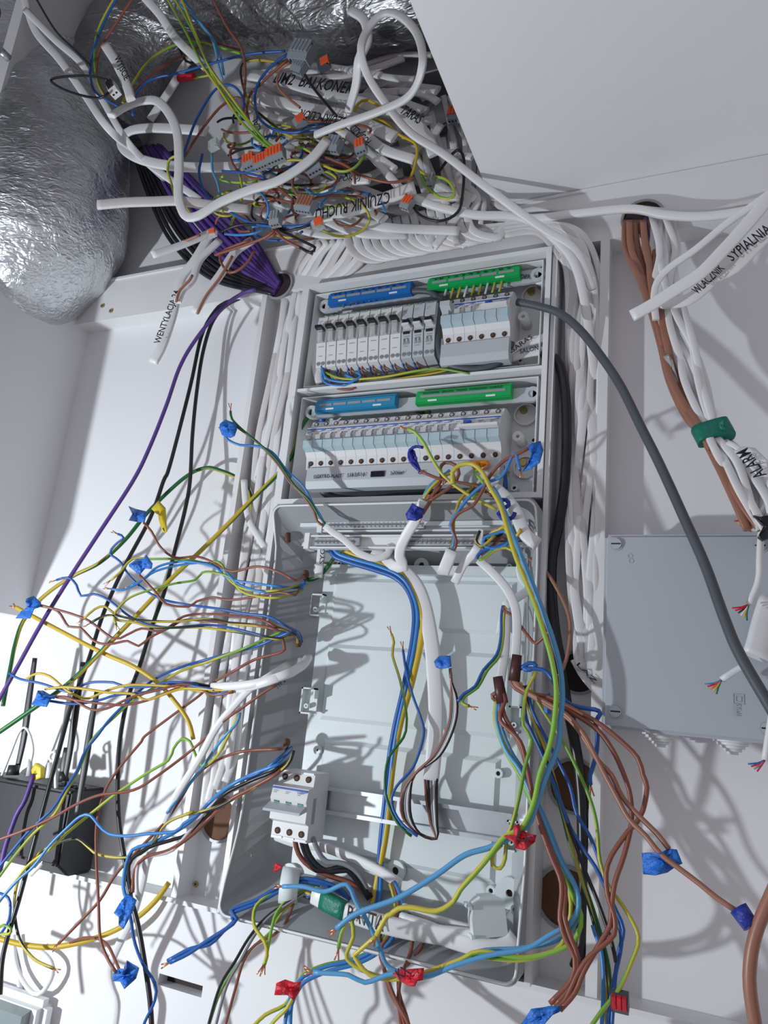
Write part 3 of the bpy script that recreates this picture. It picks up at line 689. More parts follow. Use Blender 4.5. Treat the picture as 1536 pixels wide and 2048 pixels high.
MB().cyl(P(98, 1556, 8), P(100, 1525, 8), 0.0055, 0.0035, n=10).make('boot', 'boxw', t)
MB().ring(P(106, 1513, 8)+Vector((0, -0.002, 0)), P(106, 1513, 8)+Vector((0, 0.002, 0)), 0.008, 0.005, 20).make('pull_loop', 'boxw', t)
so = empty('wall_socket', P(55, 2010, 3.6), 'white surface socket with smoky hinged cover at the bottom left corner', 'socket')
c = P(50, 2040, 3.6); T = Matrix.Translation(Vector((c.x, YF, c.z)))
m_ = MB().box(-0.085, 0.058, -0.030, 0, -0.10, 0.042, T=T); bmesh.ops.bevel(m_.bm, geom=m_.bm.edges[:], offset=0.010, segments=4, affect='EDGES'); m_.make('housing', 'boxw', so)
m_ = MB().prism([(-0.030, 0.030), (-0.046, 0.026), (-0.048, -0.09), (-0.030, -0.09)], -0.065, 0.038); bmesh.ops.transform(m_.bm, matrix=T, verts=m_.bm.verts[:]); m_.make('hinged_cover', 'smoke', so)
m_ = MB().cyl((-0.01, -0.049, -0.02), (-0.01, -0.030, -0.02), 0.022, n=28); bmesh.ops.transform(m_.bm, matrix=T, verts=m_.bm.verts[:]); m_.make('socket_insert', 'devg', so)

# ---------------------------------------------------------------- cables and wires, left side
CO = 0.0019
def core(m, s, r=CO, **k): return ('core', m, r, s, k)
def sheath(s, ra=0.0055, rb=0.0028, m='pvc', **k): k['rb'] = rb; return ('sheath', m, ra, s, k)
wire('violet patch cord sweeping from the upper bundle down past the left edge', 'purple', 0.0033, '512,578,6 483,588 443,617 393,677 360,733 333,810 300,893 267,960 200,1063 143,1150 83,1247 33,1337 -30,1450,14', 'cable', 'patch_cord')
wire('short violet lead from the yellow router plug to the left edge', 'purple', 0.0036, '68,1548,9 50,1600 33,1630 12,1690 0,1740 -20,1800,12', 'cable', 'patch_cord')
wire('left one of two black cables hanging before the left niche', 'black', 0.0033, '500,585,3 452,605 430,622 403,672 380,775 340,930 327,962 300,1037 247,1137 207,1227 177,1320 143,1410 120,1493 93,1593 60,1717 37,1803 7,1907 0,1990,14', 'cable', 'black_cable')
wire('right one of two black cables, running down to the bottom edge', 'black', 0.0033, '505,588,3 458,607 427,640 407,700 394,780 385,870 380,962 370,1020 350,1100 330,1180 305,1250 280,1330 255,1400 240,1480 236,1560 238,1640 248,1710 258,1780 276,1850 290,1930 300,2000 304,2060,12', 'cable', 'black_cable')
wire('thick green earth cable arching over the left niche into the channel hole', 'gydark', 0.0034, '522,1140,0.5 508,1075 505,1040 499,985 477,958 443,942 410,936 367,957 300,1020 250,1080 200,1125 150,1150 110,1175 75,1205 45,1245 30,1290 22,1330 10,1390 6,1412,12', 'cable', 'earth_cable')
wire('long straight yellow and green cable slanting from the box to the left edge', 'yg', 0.0036, '626,818,3 600,860 592,890 575,925 554,950 503,1000 455,1049 400,1103 333,1167 267,1237 193,1313 133,1370 67,1417 -10,1470,14', 'cable', 'earth_cable')
wire('yellow cable with frayed copper end crossing the left niche', 'yellow', 0.0033, '33,1215,12 93,1247 200,1303 267,1333 317,1367 353,1407 377,1443 387,1479,7', 'cable', 'yellow_cable', bare=0)
wire('thick yellow cable sagging along the bottom left ledge', 'yellow', 0.0038, '338,1765,4 310,1803 267,1840 200,1873 117,1893 50,1890 -20,1872,12', 'cable', 'yellow_cable')
wire('white flex hanging straight before the router', 'pvc', 0.0030, '110,1500,8 112,1570 111,1640 103,1690 85,1725 62,1750,8', 'cable', 'white_flex')
wire('white flex curling in a loop above the smoky socket', 'pvc', 0.0034, '27,1870,5 30,1920 43,1957 67,1987 87,1982 105,1950 103,1925 85,1905 60,1893,6', 'cable', 'white_flex')
wire('white flex dropping behind the yellow cable to the socket', 'pvc', 0.0040, '20,1880,4 32,1930 40,1980 35,2020 28,2060', 'cable', 'white_flex')
# group leaving the highest grommet
g = bundle('cable_cores', 'fan of cores leaving the upper grommet, two ends flagged with blue tape', 'wire', [
 core('brown', '612,1150,4 590,1160 560,1145 515,1133 467,1143 440,1133 423,1123 393,1113 350,1115 320,1093 303,1063 287,1045,14'),
 core('lblue', '612,1160,4 595,1175 560,1173 512,1167 457,1157 427,1133 367,1123 317,1133 293,1153 270,1170 245,1180 222,1178,13', bare=1),
 core('lblue', '610,1165,4 595,1183 540,1186 480,1170 450,1142 415,1126 360,1130 310,1143 285,1160 260,1172,12', bare=1),
 core('gy', '600,1170,4 560,1180 520,1182 480,1175 455,1155 445,1130 430,1122 415,1127 390,1122 350,1118 300,1118 265,1118 240,1145 222,1160,13', bare=1),
 core('gy', '605,1180,4 560,1195 510,1192 480,1180 460,1155 430,1145 405,1145 390,1160 350,1167 300,1180 260,1195 238,1215 228,1232 232,1248,13', bare=1),
 core('brown', '600,1175,4 590,1190 560,1185 512,1193 460,1200 427,1195 393,1203 377,1213 333,1208 310,1183 279,1150,14')])
flag(g, 'btape', '257,1012,15 272,1018,13 294,1023,14 289,1044,15 275,1044,13 258,1041,15 265,1028,16')
flag(g, 'btape', '258,1129,15 275,1117,13 288,1117 293,1110 305,1127,15 303,1138 290,1137,14 279,1150 259,1134,15')
g = bundle('cable_cores', 'fan of cores leaving the second grommet towards the blue tape at far left', 'wire', [
 core('blue', '604,1284,3 598,1266 571,1251 536,1233 488,1227 433,1217 367,1208 323,1198 290,1180 260,1153 240,1123 220,1107 230,1090 247,1075 236,1068,14', bare=1),
 core('blue', '602,1284,3 590,1262 550,1275 512,1268 467,1257 417,1250 347,1255 300,1250 260,1233 217,1200 187,1188 162,1192 153,1170 137,1155 113,1160,15', bare=1),
 core('brown', '600,1284,3 598,1270 555,1255 512,1237 417,1228 367,1233 340,1253 317,1263 283,1257 253,1270 227,1277 180,1243 150,1230 117,1220 80,1210,15'),
 core('brown', '598,1288,3 600,1275 560,1262 512,1250 420,1243 370,1240 340,1255 300,1275 277,1292 255,1282 220,1288 190,1283 160,1255 137,1253 115,1222 78,1211,15'),
 core('yb', '596,1290,3 590,1268 550,1258 512,1252 470,1248 420,1238 350,1243 300,1242 260,1237 230,1228 210,1213 190,1218 168,1237,14', bare=1),
 core('yb', '594,1292,3 592,1268 560,1278 520,1272 460,1262 400,1255 310,1255 270,1245 235,1240 225,1231 205,1233 181,1246,14', bare=1)])
flag(g, 'btape', '54,1197,15 68,1192,14 82,1205 80,1214 68,1218,16 60,1237,17 31,1237,15 40,1228 54,1214,14')
g = bundle('cable_cores', 'clear-sleeved cable with five cores bunched at a blue tape, left', 'wire', [
 sheath('617,1313,4 606,1330,6 575,1347,9.5 530,1362,10 490,1370,10 425,1374,9', 0.006, 0.0045),
 sheath('605,1318,4 592,1340,7 555,1356,10 510,1371,10 472,1379,9', 0.006, 0.004),
 core('blue', '467,1378,8 433,1388 410,1380 383,1367 333,1365 300,1373 250,1373 227,1365 180,1365 153,1377 133,1383 83,1367 40,1358 18,1346,15'),
 core('yellow', '465,1380,8 400,1382 367,1375 333,1372 260,1370 217,1380 187,1393 167,1397 133,1380 100,1353 73,1347 53,1358,15'),
 core('yellow', '465,1382,8 373,1377 333,1387 293,1400 267,1388 217,1385 170,1378 130,1374 90,1378,15'),
 core('brown', '467,1384,8 427,1390 400,1377 367,1368 317,1380 267,1393 213,1417 180,1418 140,1396 108,1393,15'),
 core('brown', '440,1385,8 420,1379 380,1370 340,1382 290,1402 240,1410 170,1403 112,1394,15'),
 core('blue', '430,1380,8 350,1368 300,1383 233,1390 200,1400 150,1408 100,1402,15'),
 core('black', '470,1377,8 420,1372 380,1366 330,1371 260,1374,11')])
flag(g, 'btape', '76,1381,16 86,1381,14 100,1389 113,1391,15 108,1398 102,1397 93,1414,17 62,1410,15 70,1398,14')
text(g, 'SYP 2', (556, 1378, 4.4), (572, 1362, 4.4), 0.006)
# long diagonals
LD = [('gy', 'yellow-green wire slanting down-left across the niche to the router', '565,1262,4 530,1278 480,1300 417,1323 360,1343 317,1370 267,1400 233,1430 190,1472 173,1503 157,1540 133,1583 110,1627 67,1667 33,1707 -10,1765,16'),
 ('blue', 'blue wire slanting beside the yellow-green one across the router', '575,1262,4 520,1290 417,1318 360,1335 310,1358 270,1390 222,1436 196,1470 170,1503 153,1543 128,1582 105,1618 62,1658 30,1695 -10,1745,16'),
 ('brown', 'brown wire bowing far down to the lowest blue tape at left', '565,1278,4 569,1293 563,1304 510,1319 466,1343 422,1368 400,1390 350,1427 290,1472 283,1483 233,1543 207,1590 193,1653 193,1723 197,1807 200,1873 213,1913 232,1945,15'),
 ('brown', 'brown wire crossing the left niche almost level to the left edge', '553,1370,4 530,1383 485,1415 450,1440 387,1497 317,1550 267,1580 200,1590 150,1610 110,1633 50,1660 -10,1682,16'),
 ('gy2', 'yellow-green wire with a hump beside the niche edge', '477,1430,5 455,1475 433,1513 405,1532 390,1507 380,1483 363,1478 347,1497 337,1520 293,1547 233,1587 187,1623 133,1667 107,1693 60,1727 30,1763 -10,1815,16'),
 ('sky', 'light blue wire running down the channel then bending left', '480,1425,5 473,1447 443,1480 410,1527 385,1560 360,1592 333,1627,10'),
 ('brown', 'dark brown wire from the third grommet ending above the yellow cable', '574,1492,4 560,1498 512,1500 467,1507 417,1530 383,1563 360,1600 327,1647 283,1693 233,1747 200,1800 160,1843 117,1887,15'),
 ('lblue', 'blue wire with a crest over the router running off the left edge', '400,1627,10 367,1647 350,1663 290,1668 253,1672 217,1667 197,1650 180,1630 160,1633 133,1657 100,1690 67,1733 33,1763 -10,1812,16'),
 ('yb', 'yellow wire looping low at left and ending in bare copper', '387,1623,10 333,1647 300,1693 260,1715 200,1710 180,1697 157,1678 133,1680 83,1703 43,1747 30,1790 30,1833 40,1880 67,1917 107,1937,13')]
for m, lb_, s in LD: wire(lb_, m, 0.0021, s, bare=1 if 'bare' in lb_ or 'ending above' in lb_ else None)
wire('short blue wire bent down at the left edge above the socket', 'blue', 0.002, '-10,1785,14 10,1790 20,1805 18,1840 0,1870')
wire('green wire curl at the left edge above the socket', 'gy', 0.002, '-10,1860,14 8,1850 22,1858 18,1868 0,1868')
g = bundle('cable_cores', 'heavy multi-coloured bundle from the third grommet to a blue tape', 'wire', [
 core('lblue', '576,1492,4 581,1503 559,1527 510,1546 461,1571 424,1600 400,1625 372,1650 330,1675 292,1690 265,1700 252,1730 247,1775 256,1805,13', 0.0026),
 core('black', '575,1495,4 558,1535 500,1562 450,1588 412,1630 375,1668 350,1678 310,1690 283,1703 258,1730 262,1790,13', 0.0026),
 core('brown', '582,1500,4 562,1540 510,1573 460,1600 420,1635 390,1665 340,1700 290,1715 270,1740 265,1785,13', 0.0026),
 core('pvcold', '578,1492,4 570,1520 515,1560 455,1586 416,1618 385,1655 345,1700 300,1712 278,1722 273,1760 275,1790,13', 0.0026),
 core('yb', '588,1500,4 575,1530 530,1562 480,1590 440,1612 400,1624 372,1628,10', 0.0024),
 core('blue', '583,1495,4 560,1515 520,1545 480,1560,6', 0.0024),
 core('blue', '256,1805,13 263,1847 270,1887 287,1930 310,1967 310,2000 290,2043 285,2060,12', 0.002)])
flag(g, 'btape', '244,1800,14 256,1788,13 273,1800 267,1820,14 262,1830 247,1858,15 238,1850 238,1834 228,1826,15 240,1806,13')
wire('stout white cable falling from the niche edge to the bottom edge', 'pvc', 0.0052, '575,1330,6 540,1352,9.5 500,1378,9.5 470,1410 433,1455 400,1515 345,1605 310,1690 293,1727 283,1773 262,1840 233,1900 218,1940 222,1973 233,2007 228,2060,9', 'cable', 'white_cable', rb=0.0036)
g = bundle('taped_wire_end', 'blue tape at bottom left holding two brown wire ends', 'tape', [core('brown', '140,1885,9 165,1876 195,1877 215,1890 228,1915 243,1950,14')])
flag(g, 'btape', '226,1948,15 236,1937,14 252,1938,16 254,1921,13 278,1936,15 272,1957,14 267,1962 249,1978,16 241,1963,14 225,1962')
t = g
# from the centre strip, up left
g = bundle('three_core_cable', 'white cable whose brown, blue and green cores rise to a blue tape before the channel', 'cable', [
 sheath('650,1052,9 668,1066 688,1079 717,1105 750,1117 775,1108 782,1090,6', 0.0052, 0.0035),
 core('lblue', '650,1050,9 640,1030 627,1010 607,973 573,940 545,905 512,892 480,890 457,880 447,866,14', bare=1),
 core('brown', '648,1052,9 634,1042 628,1022 605,990 580,965 563,938 540,910 512,882 473,853,14'),
 core('bgreen', '652,1050,9 640,1035 618,1000 588,970 552,918 515,885 483,858 464,838 461,822,15', bare=1)])
flag(g, 'btape', '440,848,15 451,839,14 458,842 470,846,15 474,858 469,872,16 460,876 444,870,15 439,856')
wire('yellow tape tag', 'ytape', 0.001, '315,1010,10 316,1020') if False else None
t = empty('tape_tag', P(318, 1025, 9.5), 'yellow tape flag wrapped on the left black cable', 'tape')
flag(t, 'ytape', '303,1018,10 317,1001,9.5 331,1016,10 334,1064,11 326,1065 316,1030,10', name='tape_strip')
# ---------------------------------------------------------------- inside the lower enclosure
g = bundle('earth_neutral_pair', 'thick blue conductors sweeping from the terminal strip down the enclosure', 'wire', [
 core('blue', '655,1088,5 668,1112 700,1125 750,1140 790,1155 815,1180 828,1220 825,1280 806,1380 790,1450 778,1520 770,1600 760,1700 756,1790 752,1815,2', 0.0038),
 core('lblue', '661,1085,5 674,1106 705,1118 755,1132 800,1152 822,1182 835,1225 830,1285 811,1380 796,1450 785,1520 776,1600 765,1700 760,1790 756,1812,2', 0.0034)])
wire('thick yellow conductor behind the big white cable', 'yellow', 0.0045, '680,1096,4.5 715,1112 760,1128 800,1145 835,1200 845,1260 825,1360 805,1430 790,1500 780,1580 773,1660 757,1750 745,1812,2', 'wire', 'earth_wire')
wire('green conductor from the strip into the upper left grommet', 'gydark', 0.0034, '700,1092,5 675,1108 655,1135 635,1155 616,1160,4', 'wire', 'earth_wire')
g = bundle('five_core_cable', 'broad white cable down the enclosure middle, cores looped up to blue tape', 'cable', [
 sheath('745,1105,4 790,1128 828,1165 848,1210 862,1280 868,1340 872,1420 868,1500 862,1560,3', 0.0105, 0.0045)]
 + [core(m, '%d,1555,3 %d,1600 %d,1650 873,1677,5 840,1668 %d,1635 %d,1590 830,1548 %d,1510 %d,1450 %d,1400 903,1365 900,1336,9' % (850+k*6, 853+k*5, 862+k*3, 806+k*4, 804+k*4, 868+k*3, 897+k*3, 902+k*3), 0.0019)
    for k, m in enumerate(('brown', 'black', 'grey', 'pvcold', 'black'))])
flag(g, 'btape', '868,1323,9 878,1312,8 901,1311,9 903,1333,9.5 896,1336 880,1338,9 872,1335')
wire('thin green-yellow wire with bare tip before the blue conductors', 'gydark', 0.0019, '783,1268,4 788,1285 785,1310 800,1360 812,1420 813,1450 807,1475 777,1517 770,1573 780,1617 800,1653 823,1672,6', bare=0)
wire('thin blue wire with bare tip curving before the mounting rail', 'blue', 0.0019, '806,1300,4 812,1340 825,1390 843,1440 847,1473 827,1533 793,1573 783,1607 803,1647 835,1672,6', bare=0)
g = bundle('twin_flat_cable', 'white flat cable with blue tape and torn cores below the long breaker row', 'cable', [
 sheath('848,1000,10 833,1037 817,1063 803,1090 799,1113 807,1135 785,1130 765,1110,5', 0.0075, 0.0035),
 core('gy2', '847,998,10 855,985 872,965 905,945 907,965', 0.0022),
 core('brown', '858,1003,10 885,985 905,970 918,948 910,930 890,925 880,938 884,957 873,975 862,1000 845,1028', 0.0025, bare=1),
 core('sky', '846,995,10 860,970 885,952 900,940', 0.0020),
 core('brown', '851,1000,10 870,985 882,972', 0.0022, bare=1)])
flag(g, 'dtape', '825,1006,11 834,1012,12 848,1018,11 845,1035,11 832,1042,12 815,1040,11 811,1028,11 818,1018')
g = bundle('taped_wire_end', 'brown wire curling from a blue tape hoop before the right half of the long row', 'wire', [
 core('brown', '841,942,11 877,957 925,966 957,973 983,991 1010,1000,9', 0.0022),
 core('dtape', '846,895,11 832,893 820,900 818,915 825,928 841,943', 0.0022)])
flag(g, 'dtape', '818,905,11.3 822,895,10.6 830,902,11 835,922 842,940 836,938 822,925')
wire('yellow-green wire with a bare tip rising before the long breaker row', 'gy2', 0.0023, '815,858,12 830,864 848,886 863,915 881,944 903,966 946,995 994,1019,9', bare=0)
g = bundle('taped_pair', 'long green-yellow and light blue pair arching down the right side to a red tape', 'wire', [
 core('gy2', '906,968,12 905,945 920,930 945,928 965,945 980,975 1000,1010 1015,1060 1030,1110 1050,1160 1070,1210 1086,1260 1101,1310 1112,1370 1110,1430 1100,1490 1080,1547 1067,1607 1043,1657 1010,1673 967,1727 920,1780 907,1803 873,1822 823,1815 797,1817 780,1830 773,1833 753,1871,14', 0.0030, bare=1),
 core('sky', '985,975,11 1000,1000 1020,1055 1045,1118 1065,1168 1085,1220 1106,1280 1121,1340 1125,1400 1120,1440 1117,1490 1093,1550 1073,1607 1053,1653 987,1692 930,1710 873,1750 813,1787 780,1803 713,1827 673,1857,14', 0.0032, bare=1),
 core('gy', '1073,1343,11 1053,1383 1047,1423 1047,1452 1063,1480 1050,1533 1037,1600 1023,1653 1013,1680 1010,1717 1000,1737 985,1730 987,1707 1003,1690,13', 0.0022, bare=1)])
flag(g, 'rtape', '1007,1672,14 1022,1665,13 1030,1650,14 1038,1647 1044,1660,13 1060,1668,14 1073,1670,15 1070,1684,14 1060,1692 1050,1701,15 1032,1697,14 1028,1685,15')
text(g, 'LX', (1032, 1676, 15.0), (1060, 1692, 15.0), 0.010)
g = bundle('three_core_cable', 'white flat cable end with blue and brown cores rising to the blue tape at right', 'cable', [
 sheath('905,1100,9 896,1122 886,1146,8', 0.0085, 0.0035),
 core('lblue', '904,1100,9 910,1073 900,1050 923,1013 953,980 980,963 1000,955 1012,940 1024,912 1032,908 1036,925 1040,940,13', 0.0022, bare=1),
 core('brown', '908,1100,9 913,1083 903,1050 917,1027 947,1010 967,977 985,945 1010,920 1035,908 1060,895,13', 0.0022),
 core('gydark', '900,1100,9 908,1072 907,1045 920,1000 945,975 950,965', 0.0022),
 core('gy2', '960,938,10 948,945 958,955 968,970 965,985 950,990', 0.0022, bare=0)])
flag(g, 'btape', '1055,893,13 1062,888,14 1081,882,13 1087,900,14 1080,925,15 1062,938,14 1044,944,13 1057,926,14 1062,908,13')
for s, lb_ in (('957,1092,8 945,1110 928,1128 909,1165,6', 'short white flat cable end pointing down-left below the strips'), ('958,1120,7 987,1147 1013,1177 1030,1213 1034,1257 1031,1320,7', 'white flat cable running down from the loops to the maroon connector'), ('1085,1172,2 1062,1178 1035,1195 1010,1212,5', 'short white cable crossing from the right rim'), ('1000,1270,3 1012,1215 1010,1300 1000,1370,5', 'wide white cable behind the maroon connectors'), ('1045,1115,3 1040,1140 1050,1165 1075,1170 1088,1165,2', 'white loop at the right wall of the enclosure')):
    wire(lb_, 'pvc', 0.0058, s, 'cable', 'white_cable', rb=0.003)
g = bundle('two_core_cable', 'thick white cable wrapped with blue tape rings at upper right of the enclosure', 'cable', [
 sheath('968,972,9 1000,985 1022,1010 1033,1027 1047,1063 1060,1078 1075,1088,9', 0.0085, 0.006),
 core('dtape', '995,1000,10.5 1012,1000 1018,1010 1005,1018 998,1030', 0.0028), core('dtape', '996,1025,10.5 1008,1040 1025,1035 1030,1025', 0.0028)])
text(g, 'C', (972, 968, 11), (980, 972, 11), 0.008)
g = bundle('core_tangle', 'tangle of curled yellow, blue and brown cores at the right end of the terminal strips', 'wire', [
 core('yellow', '973,1078,7 985,1064 997,1060 1008,1053 1014,1064 1025,1072 1035,1070 1042,1058,10', 0.0022),
 core('yb', '960,1062,8 952,1080 960,1092 975,1085 990,1070', 0.0022),
 core('lblue', '965,1092,8 970,1075 990,1068 1008,1062 1020,1075 1012,1090 990,1098 970,1094', 0.0024),
 core('blue', '953,1118,8 958,1108 975,1098 1000,1092 1020,1082', 0.0024), core('brown', '962,1110,7 985,1092 1000,1078 1012,1078', 0.0022),
 core('gy', '958,1120,8 972,1115 990,1100 1012,1095 1030,1105', 0.0022), core('brown', '958,1090,6 968,1075 985,1068 995,1085', 0.0022),
 core('black', '968,1050,4 975,1065 990,1075 1010,1060', 0.003), core('sky', '1010,1050,7 1018,1066 1028,1080 1040,1076', 0.0024), core('brown', '1020,1090,6 1035,1080 1042,1068', 0.002)])
wire('orange-brown wire bowing from the right rim over the channel', 'copbrown', 0.0024, '1057,1117,4 1087,1137 1117,1183 1137,1230 1140,1273 1133,1317 1123,1343 1118,1352,7')
g = bundle('two_core_end', 'blue and yellow cores dropping left from a white cable end to a bare tip', 'wire', [
 core('brown', '1007,1212,5 1009,1222 1027,1233 1057,1273 1073,1287 1093,1267 1105,1262,9', 0.0021),
 core('blue', '1006,1212,5 1003,1230 1002,1273 993,1310 967,1340 950,1373 927,1388 916,1403,9', 0.0021),
 core('gy', '1010,1214,5 1007,1240 1006,1275 998,1313 975,1340 955,1375 930,1392 925,1406 938,1412,9', 0.0021, bare=1)])
def connector(px, py, d, ang, label, h=0.032, w_=0.011):
    c = P(px, py, d); t = empty('cap_connector', c, label, 'connector')
    T = Matrix.Translation(c) @ Matrix.Rotation(math.radians(ang), 4, 'Y')
    m_ = MB(); m_.cyl((0, 0, -h/2), (0, 0, h/2), w_*0.75, w_*0.62, n=6); bmesh.ops.transform(m_.bm, matrix=T, verts=m_.bm.verts[:]); m_.make('body', 'maroon', t); return t
connector(1031, 1336, 9, 4, 'maroon screw cap connector at the right rim, upper of two')
connector(1000, 1380, 9, -14, 'maroon screw cap connector inside the right rim, lower of two')
RW = [('brown', 'right-most brown wire bowing widest before the right niche', '1022,1350,9 1024,1368 1045,1385 1100,1395 1160,1425 1200,1448 1240,1480 1275,1515 1286,1550 1294,1575 1286,1620 1271,1648 1256,1663 1223,1711 1212,1746 1215,1789 1223,1814 1230,1839 1228,1869 1208,1889 1180,1912 1158,1942 1130,2000 1110,2015,14'),
 ('brown', 'brown wire crossing over the widest one and running down to the blue tape', '1024,1352,9 1030,1370 1060,1390 1110,1405 1155,1432 1195,1460 1225,1500 1248,1550 1261,1595 1262,1650 1248,1711 1230,1764 1223,1814 1220,1851 1200,1886 1168,1942 1150,1985 1120,2020,14'),
 ('copbrown', 'brown wire running out to the small blue tape at far lower right', '1026,1350,9 1035,1372 1080,1398 1130,1427 1165,1465 1190,1510 1210,1550 1233,1593 1258,1638 1291,1671 1321,1708 1364,1741 1401,1769 1434,1796 1476,1824,17'),
 ('copbrown', 'brown wire ending in the blue tape flag on the right niche', '1028,1348,9 1040,1375 1085,1405 1140,1440 1170,1480 1195,1520 1223,1550 1245,1595 1281,1635 1313,1666 1338,1698,14')]
for i, (m, lb_, s) in enumerate(RW):
    if i == 3:
        g = bundle('taped_wire', lb_, 'wire', [core(m, s, 0.0027)]); flag(g, 'btape', '1283,1706,14 1300,1705 1320,1706,15 1337,1697,14 1354,1699 1365,1727,15 1352,1733,14 1335,1745 1310,1751,16 1286,1748,14')
    elif i == 2:
        g = bundle('taped_wire', lb_, 'wire', [core(m, s, 0.0027)]); MB().cyl(P(1477, 1816, 17), P(1503, 1853, 17.5), 0.0088, 0.0078, n=9).make('tape_roll', 'dtape', g)
    else: wire(lb_, m, 0.0027, s)
wire('blue wire hooking over the white upright to a bare copper end', 'blue', 0.0026, '1040,1338,9 1058,1326 1072,1330 1060,1340 1045,1338 1070,1337 1095,1345 1115,1378 1132,1403 1160,1415 1190,1419 1201,1427 1191,1444 1195,1472 1191,1517 1180,1550 1181,1570,9', bare=1)
BW = [('brown', '1000,1392,9 990,1400 985,1390 1000,1385 1010,1400 1000,1440 1040,1483 1057,1550 1073,1627 1100,1707 1123,1767 1120,1840 1133,1883 1150,1917 1143,1960 1100,2007,14', 'outer brown wire of the two running beside the box to the lower blue tape'),
 ('brown', '1005,1394,9 1008,1430 1030,1470 1050,1520 1062,1580 1082,1650 1110,1720 1130,1775 1128,1830 1143,1880 1155,1915 1146,1965 1110,2012,14', 'inner brown wire of the two running beside the box to the lower blue tape')]
for m, s, lb_ in BW: wire(lb_, m, 0.0028, s)
t = empty('tape_tag', P(1085, 2030, 14.5), 'large blue tape round the brown wires at the bottom edge', 'tape')
flag(t, 'btape', '1062,2018,15 1085,2015,14 1100,2012 1122,2012,15 1120,2023,15 1105,2030 1092,2045,16 1080,2060 1030,2060,15 1048,2040,14', name='tape_strip')
t = empty('tape_tag', P(1098, 1400, 10), 'blue tape scrap behind the light blue pair below the connectors', 'tape')
flag(t, 'btape', '1090,1390,9 1100,1385,9 1103,1430,9.5 1088,1425,9', name='tape_strip')
g = bundle('taped_pair', 'blue and green-yellow loop from lower connector to red tape at bottom centre', 'wire', [
 core('sky', '996,1400,9 993,1440 1010,1497 1040,1540 1063,1590 1087,1640 1117,1717 1150,1773 1157,1813 1140,1847 1100,1870 1053,1897 980,1910 913,1930 850,1953 787,1947 730,1965 697,1950 627,1945,15', 0.0027, bare=1),
 core('sky', '999,1400,9 1000,1445 1020,1500 1048,1545 1072,1600 1097,1655 1125,1725 1153,1780 1152,1840 1115,1880 1040,1897 960,1903 890,1935 830,1955 800,1945 773,1930 757,1890 737,1847 710,1800 693,1768 650,1783 607,1773 565,1773,13', 0.0027, bare=1),
 core('gy2', '993,1400,9 990,1440 1010,1500 1045,1560 1080,1640 1110,1710 1140,1780 1162,1830 1155,1870 1130,1895 1050,1915 960,1903 920,1920 850,1945 790,1958 740,1950 710,1915 715,1905 753,1872,14', 0.0026),
 core('gy', '992,1405,9 1000,1460 1030,1530 1068,1620 1105,1705 1140,1790 1135,1860 1110,1900 1040,1920 950,1915 900,1935 850,1955 780,1956 735,1945 700,1925 693,1907 707,1873 703,1840 697,1836 683,1867 677,1897,14', 0.0024, bare=1)])
flag(g, 'rtape', '785,1947,15 800,1939,14 820,1938 848,1936,15 846,1960,15 835,1962 830,1973,16 818,1972 800,1962,14')
text(g, 'KX', (800, 1958, 15.6), (822, 1945, 15.6), 0.010)
RB = [('blue', '1053,1375,7 1050,1400 1053,1440 1080,1500 1100,1547 1120,1600 1140,1653 1163,1693 1190,1733 1210,1773 1233,1823 1247,1860 1237,1907 1230,1960 1223,2060,12', 'blue wire of the right descent ending furthest right'),
 ('blue', '1055,1370,7 1060,1405 1073,1440 1113,1517 1140,1573 1153,1627 1180,1673 1200,1727 1215,1780 1223,1807 1238,1850 1243,1887 1235,1930 1222,1990 1215,2060,12', 'blue wire of the right descent crossing behind the black cable'),
 ('yb', '1050,1372,7 1055,1405 1067,1440 1090,1497 1110,1563 1127,1627 1147,1703 1163,1760 1180,1817 1197,1883 1210,1940 1213,2060,11', 'yellow-black wire of the right descent'),
 ('black', '1048,1372,6 1060,1420 1085,1490 1105,1560 1135,1640 1163,1723 1197,1807 1223,1883 1232,1925,12', 'thin black wire of the right descent'),
 ('gydark', '1040,1365,6 1058,1412 1080,1480 1103,1555 1122,1620 1143,1700 1168,1765 1190,1830 1210,1900 1220,1960 1218,2060,11', 'dark green wire of the right descent'),
 ('gy', '1062,1380,8 1085,1420 1105,1450 1123,1477 1147,1523 1177,1590 1193,1647 1200,1723 1220,1777 1247,1813 1277,1873 1263,1923 1237,1980 1205,2020 1177,2060,14', 'lone green-yellow wire bulging to the right above the lever connector'),
 ('lblue', '1185,1850,10 1190,1867 1203,1907 1207,1973 1203,2060,12', 'light blue wire low between the uprights')]
for m, s, lb_ in RB: wire(lb_, m, 0.0021, s)
wire('thick black supply cable down the right channel', 'black', 0.0068, '1085,706,4 1110,717 1127,760 1133,850 1130,960 1117,1050 1105,1110 1103,1180 1110,1260 1122,1330 1132,1400 1143,1450 1155,1520 1163,1600 1166,1700 1166,1800 1162,1890 1150,1935,3', 'cable', 'supply_cable')
wire('thick grey cable swinging from the upper breakers out to the right edge', 'slate', 0.0058, '1035,604,6 1075,612 1120,627 1160,660 1200,710 1240,770 1280,850 1320,930 1370,1040 1410,1130 1450,1240 1480,1310 1550,1430,17', 'cable', 'supply_cable')
wire('copper-brown tube-like cable curving at the lower right edge', 'copbrown', 0.0058, '1560,1750,18 1525,1830 1508,1880 1500,1930 1500,1980 1512,2060,18', 'cable', 'brown_cable')
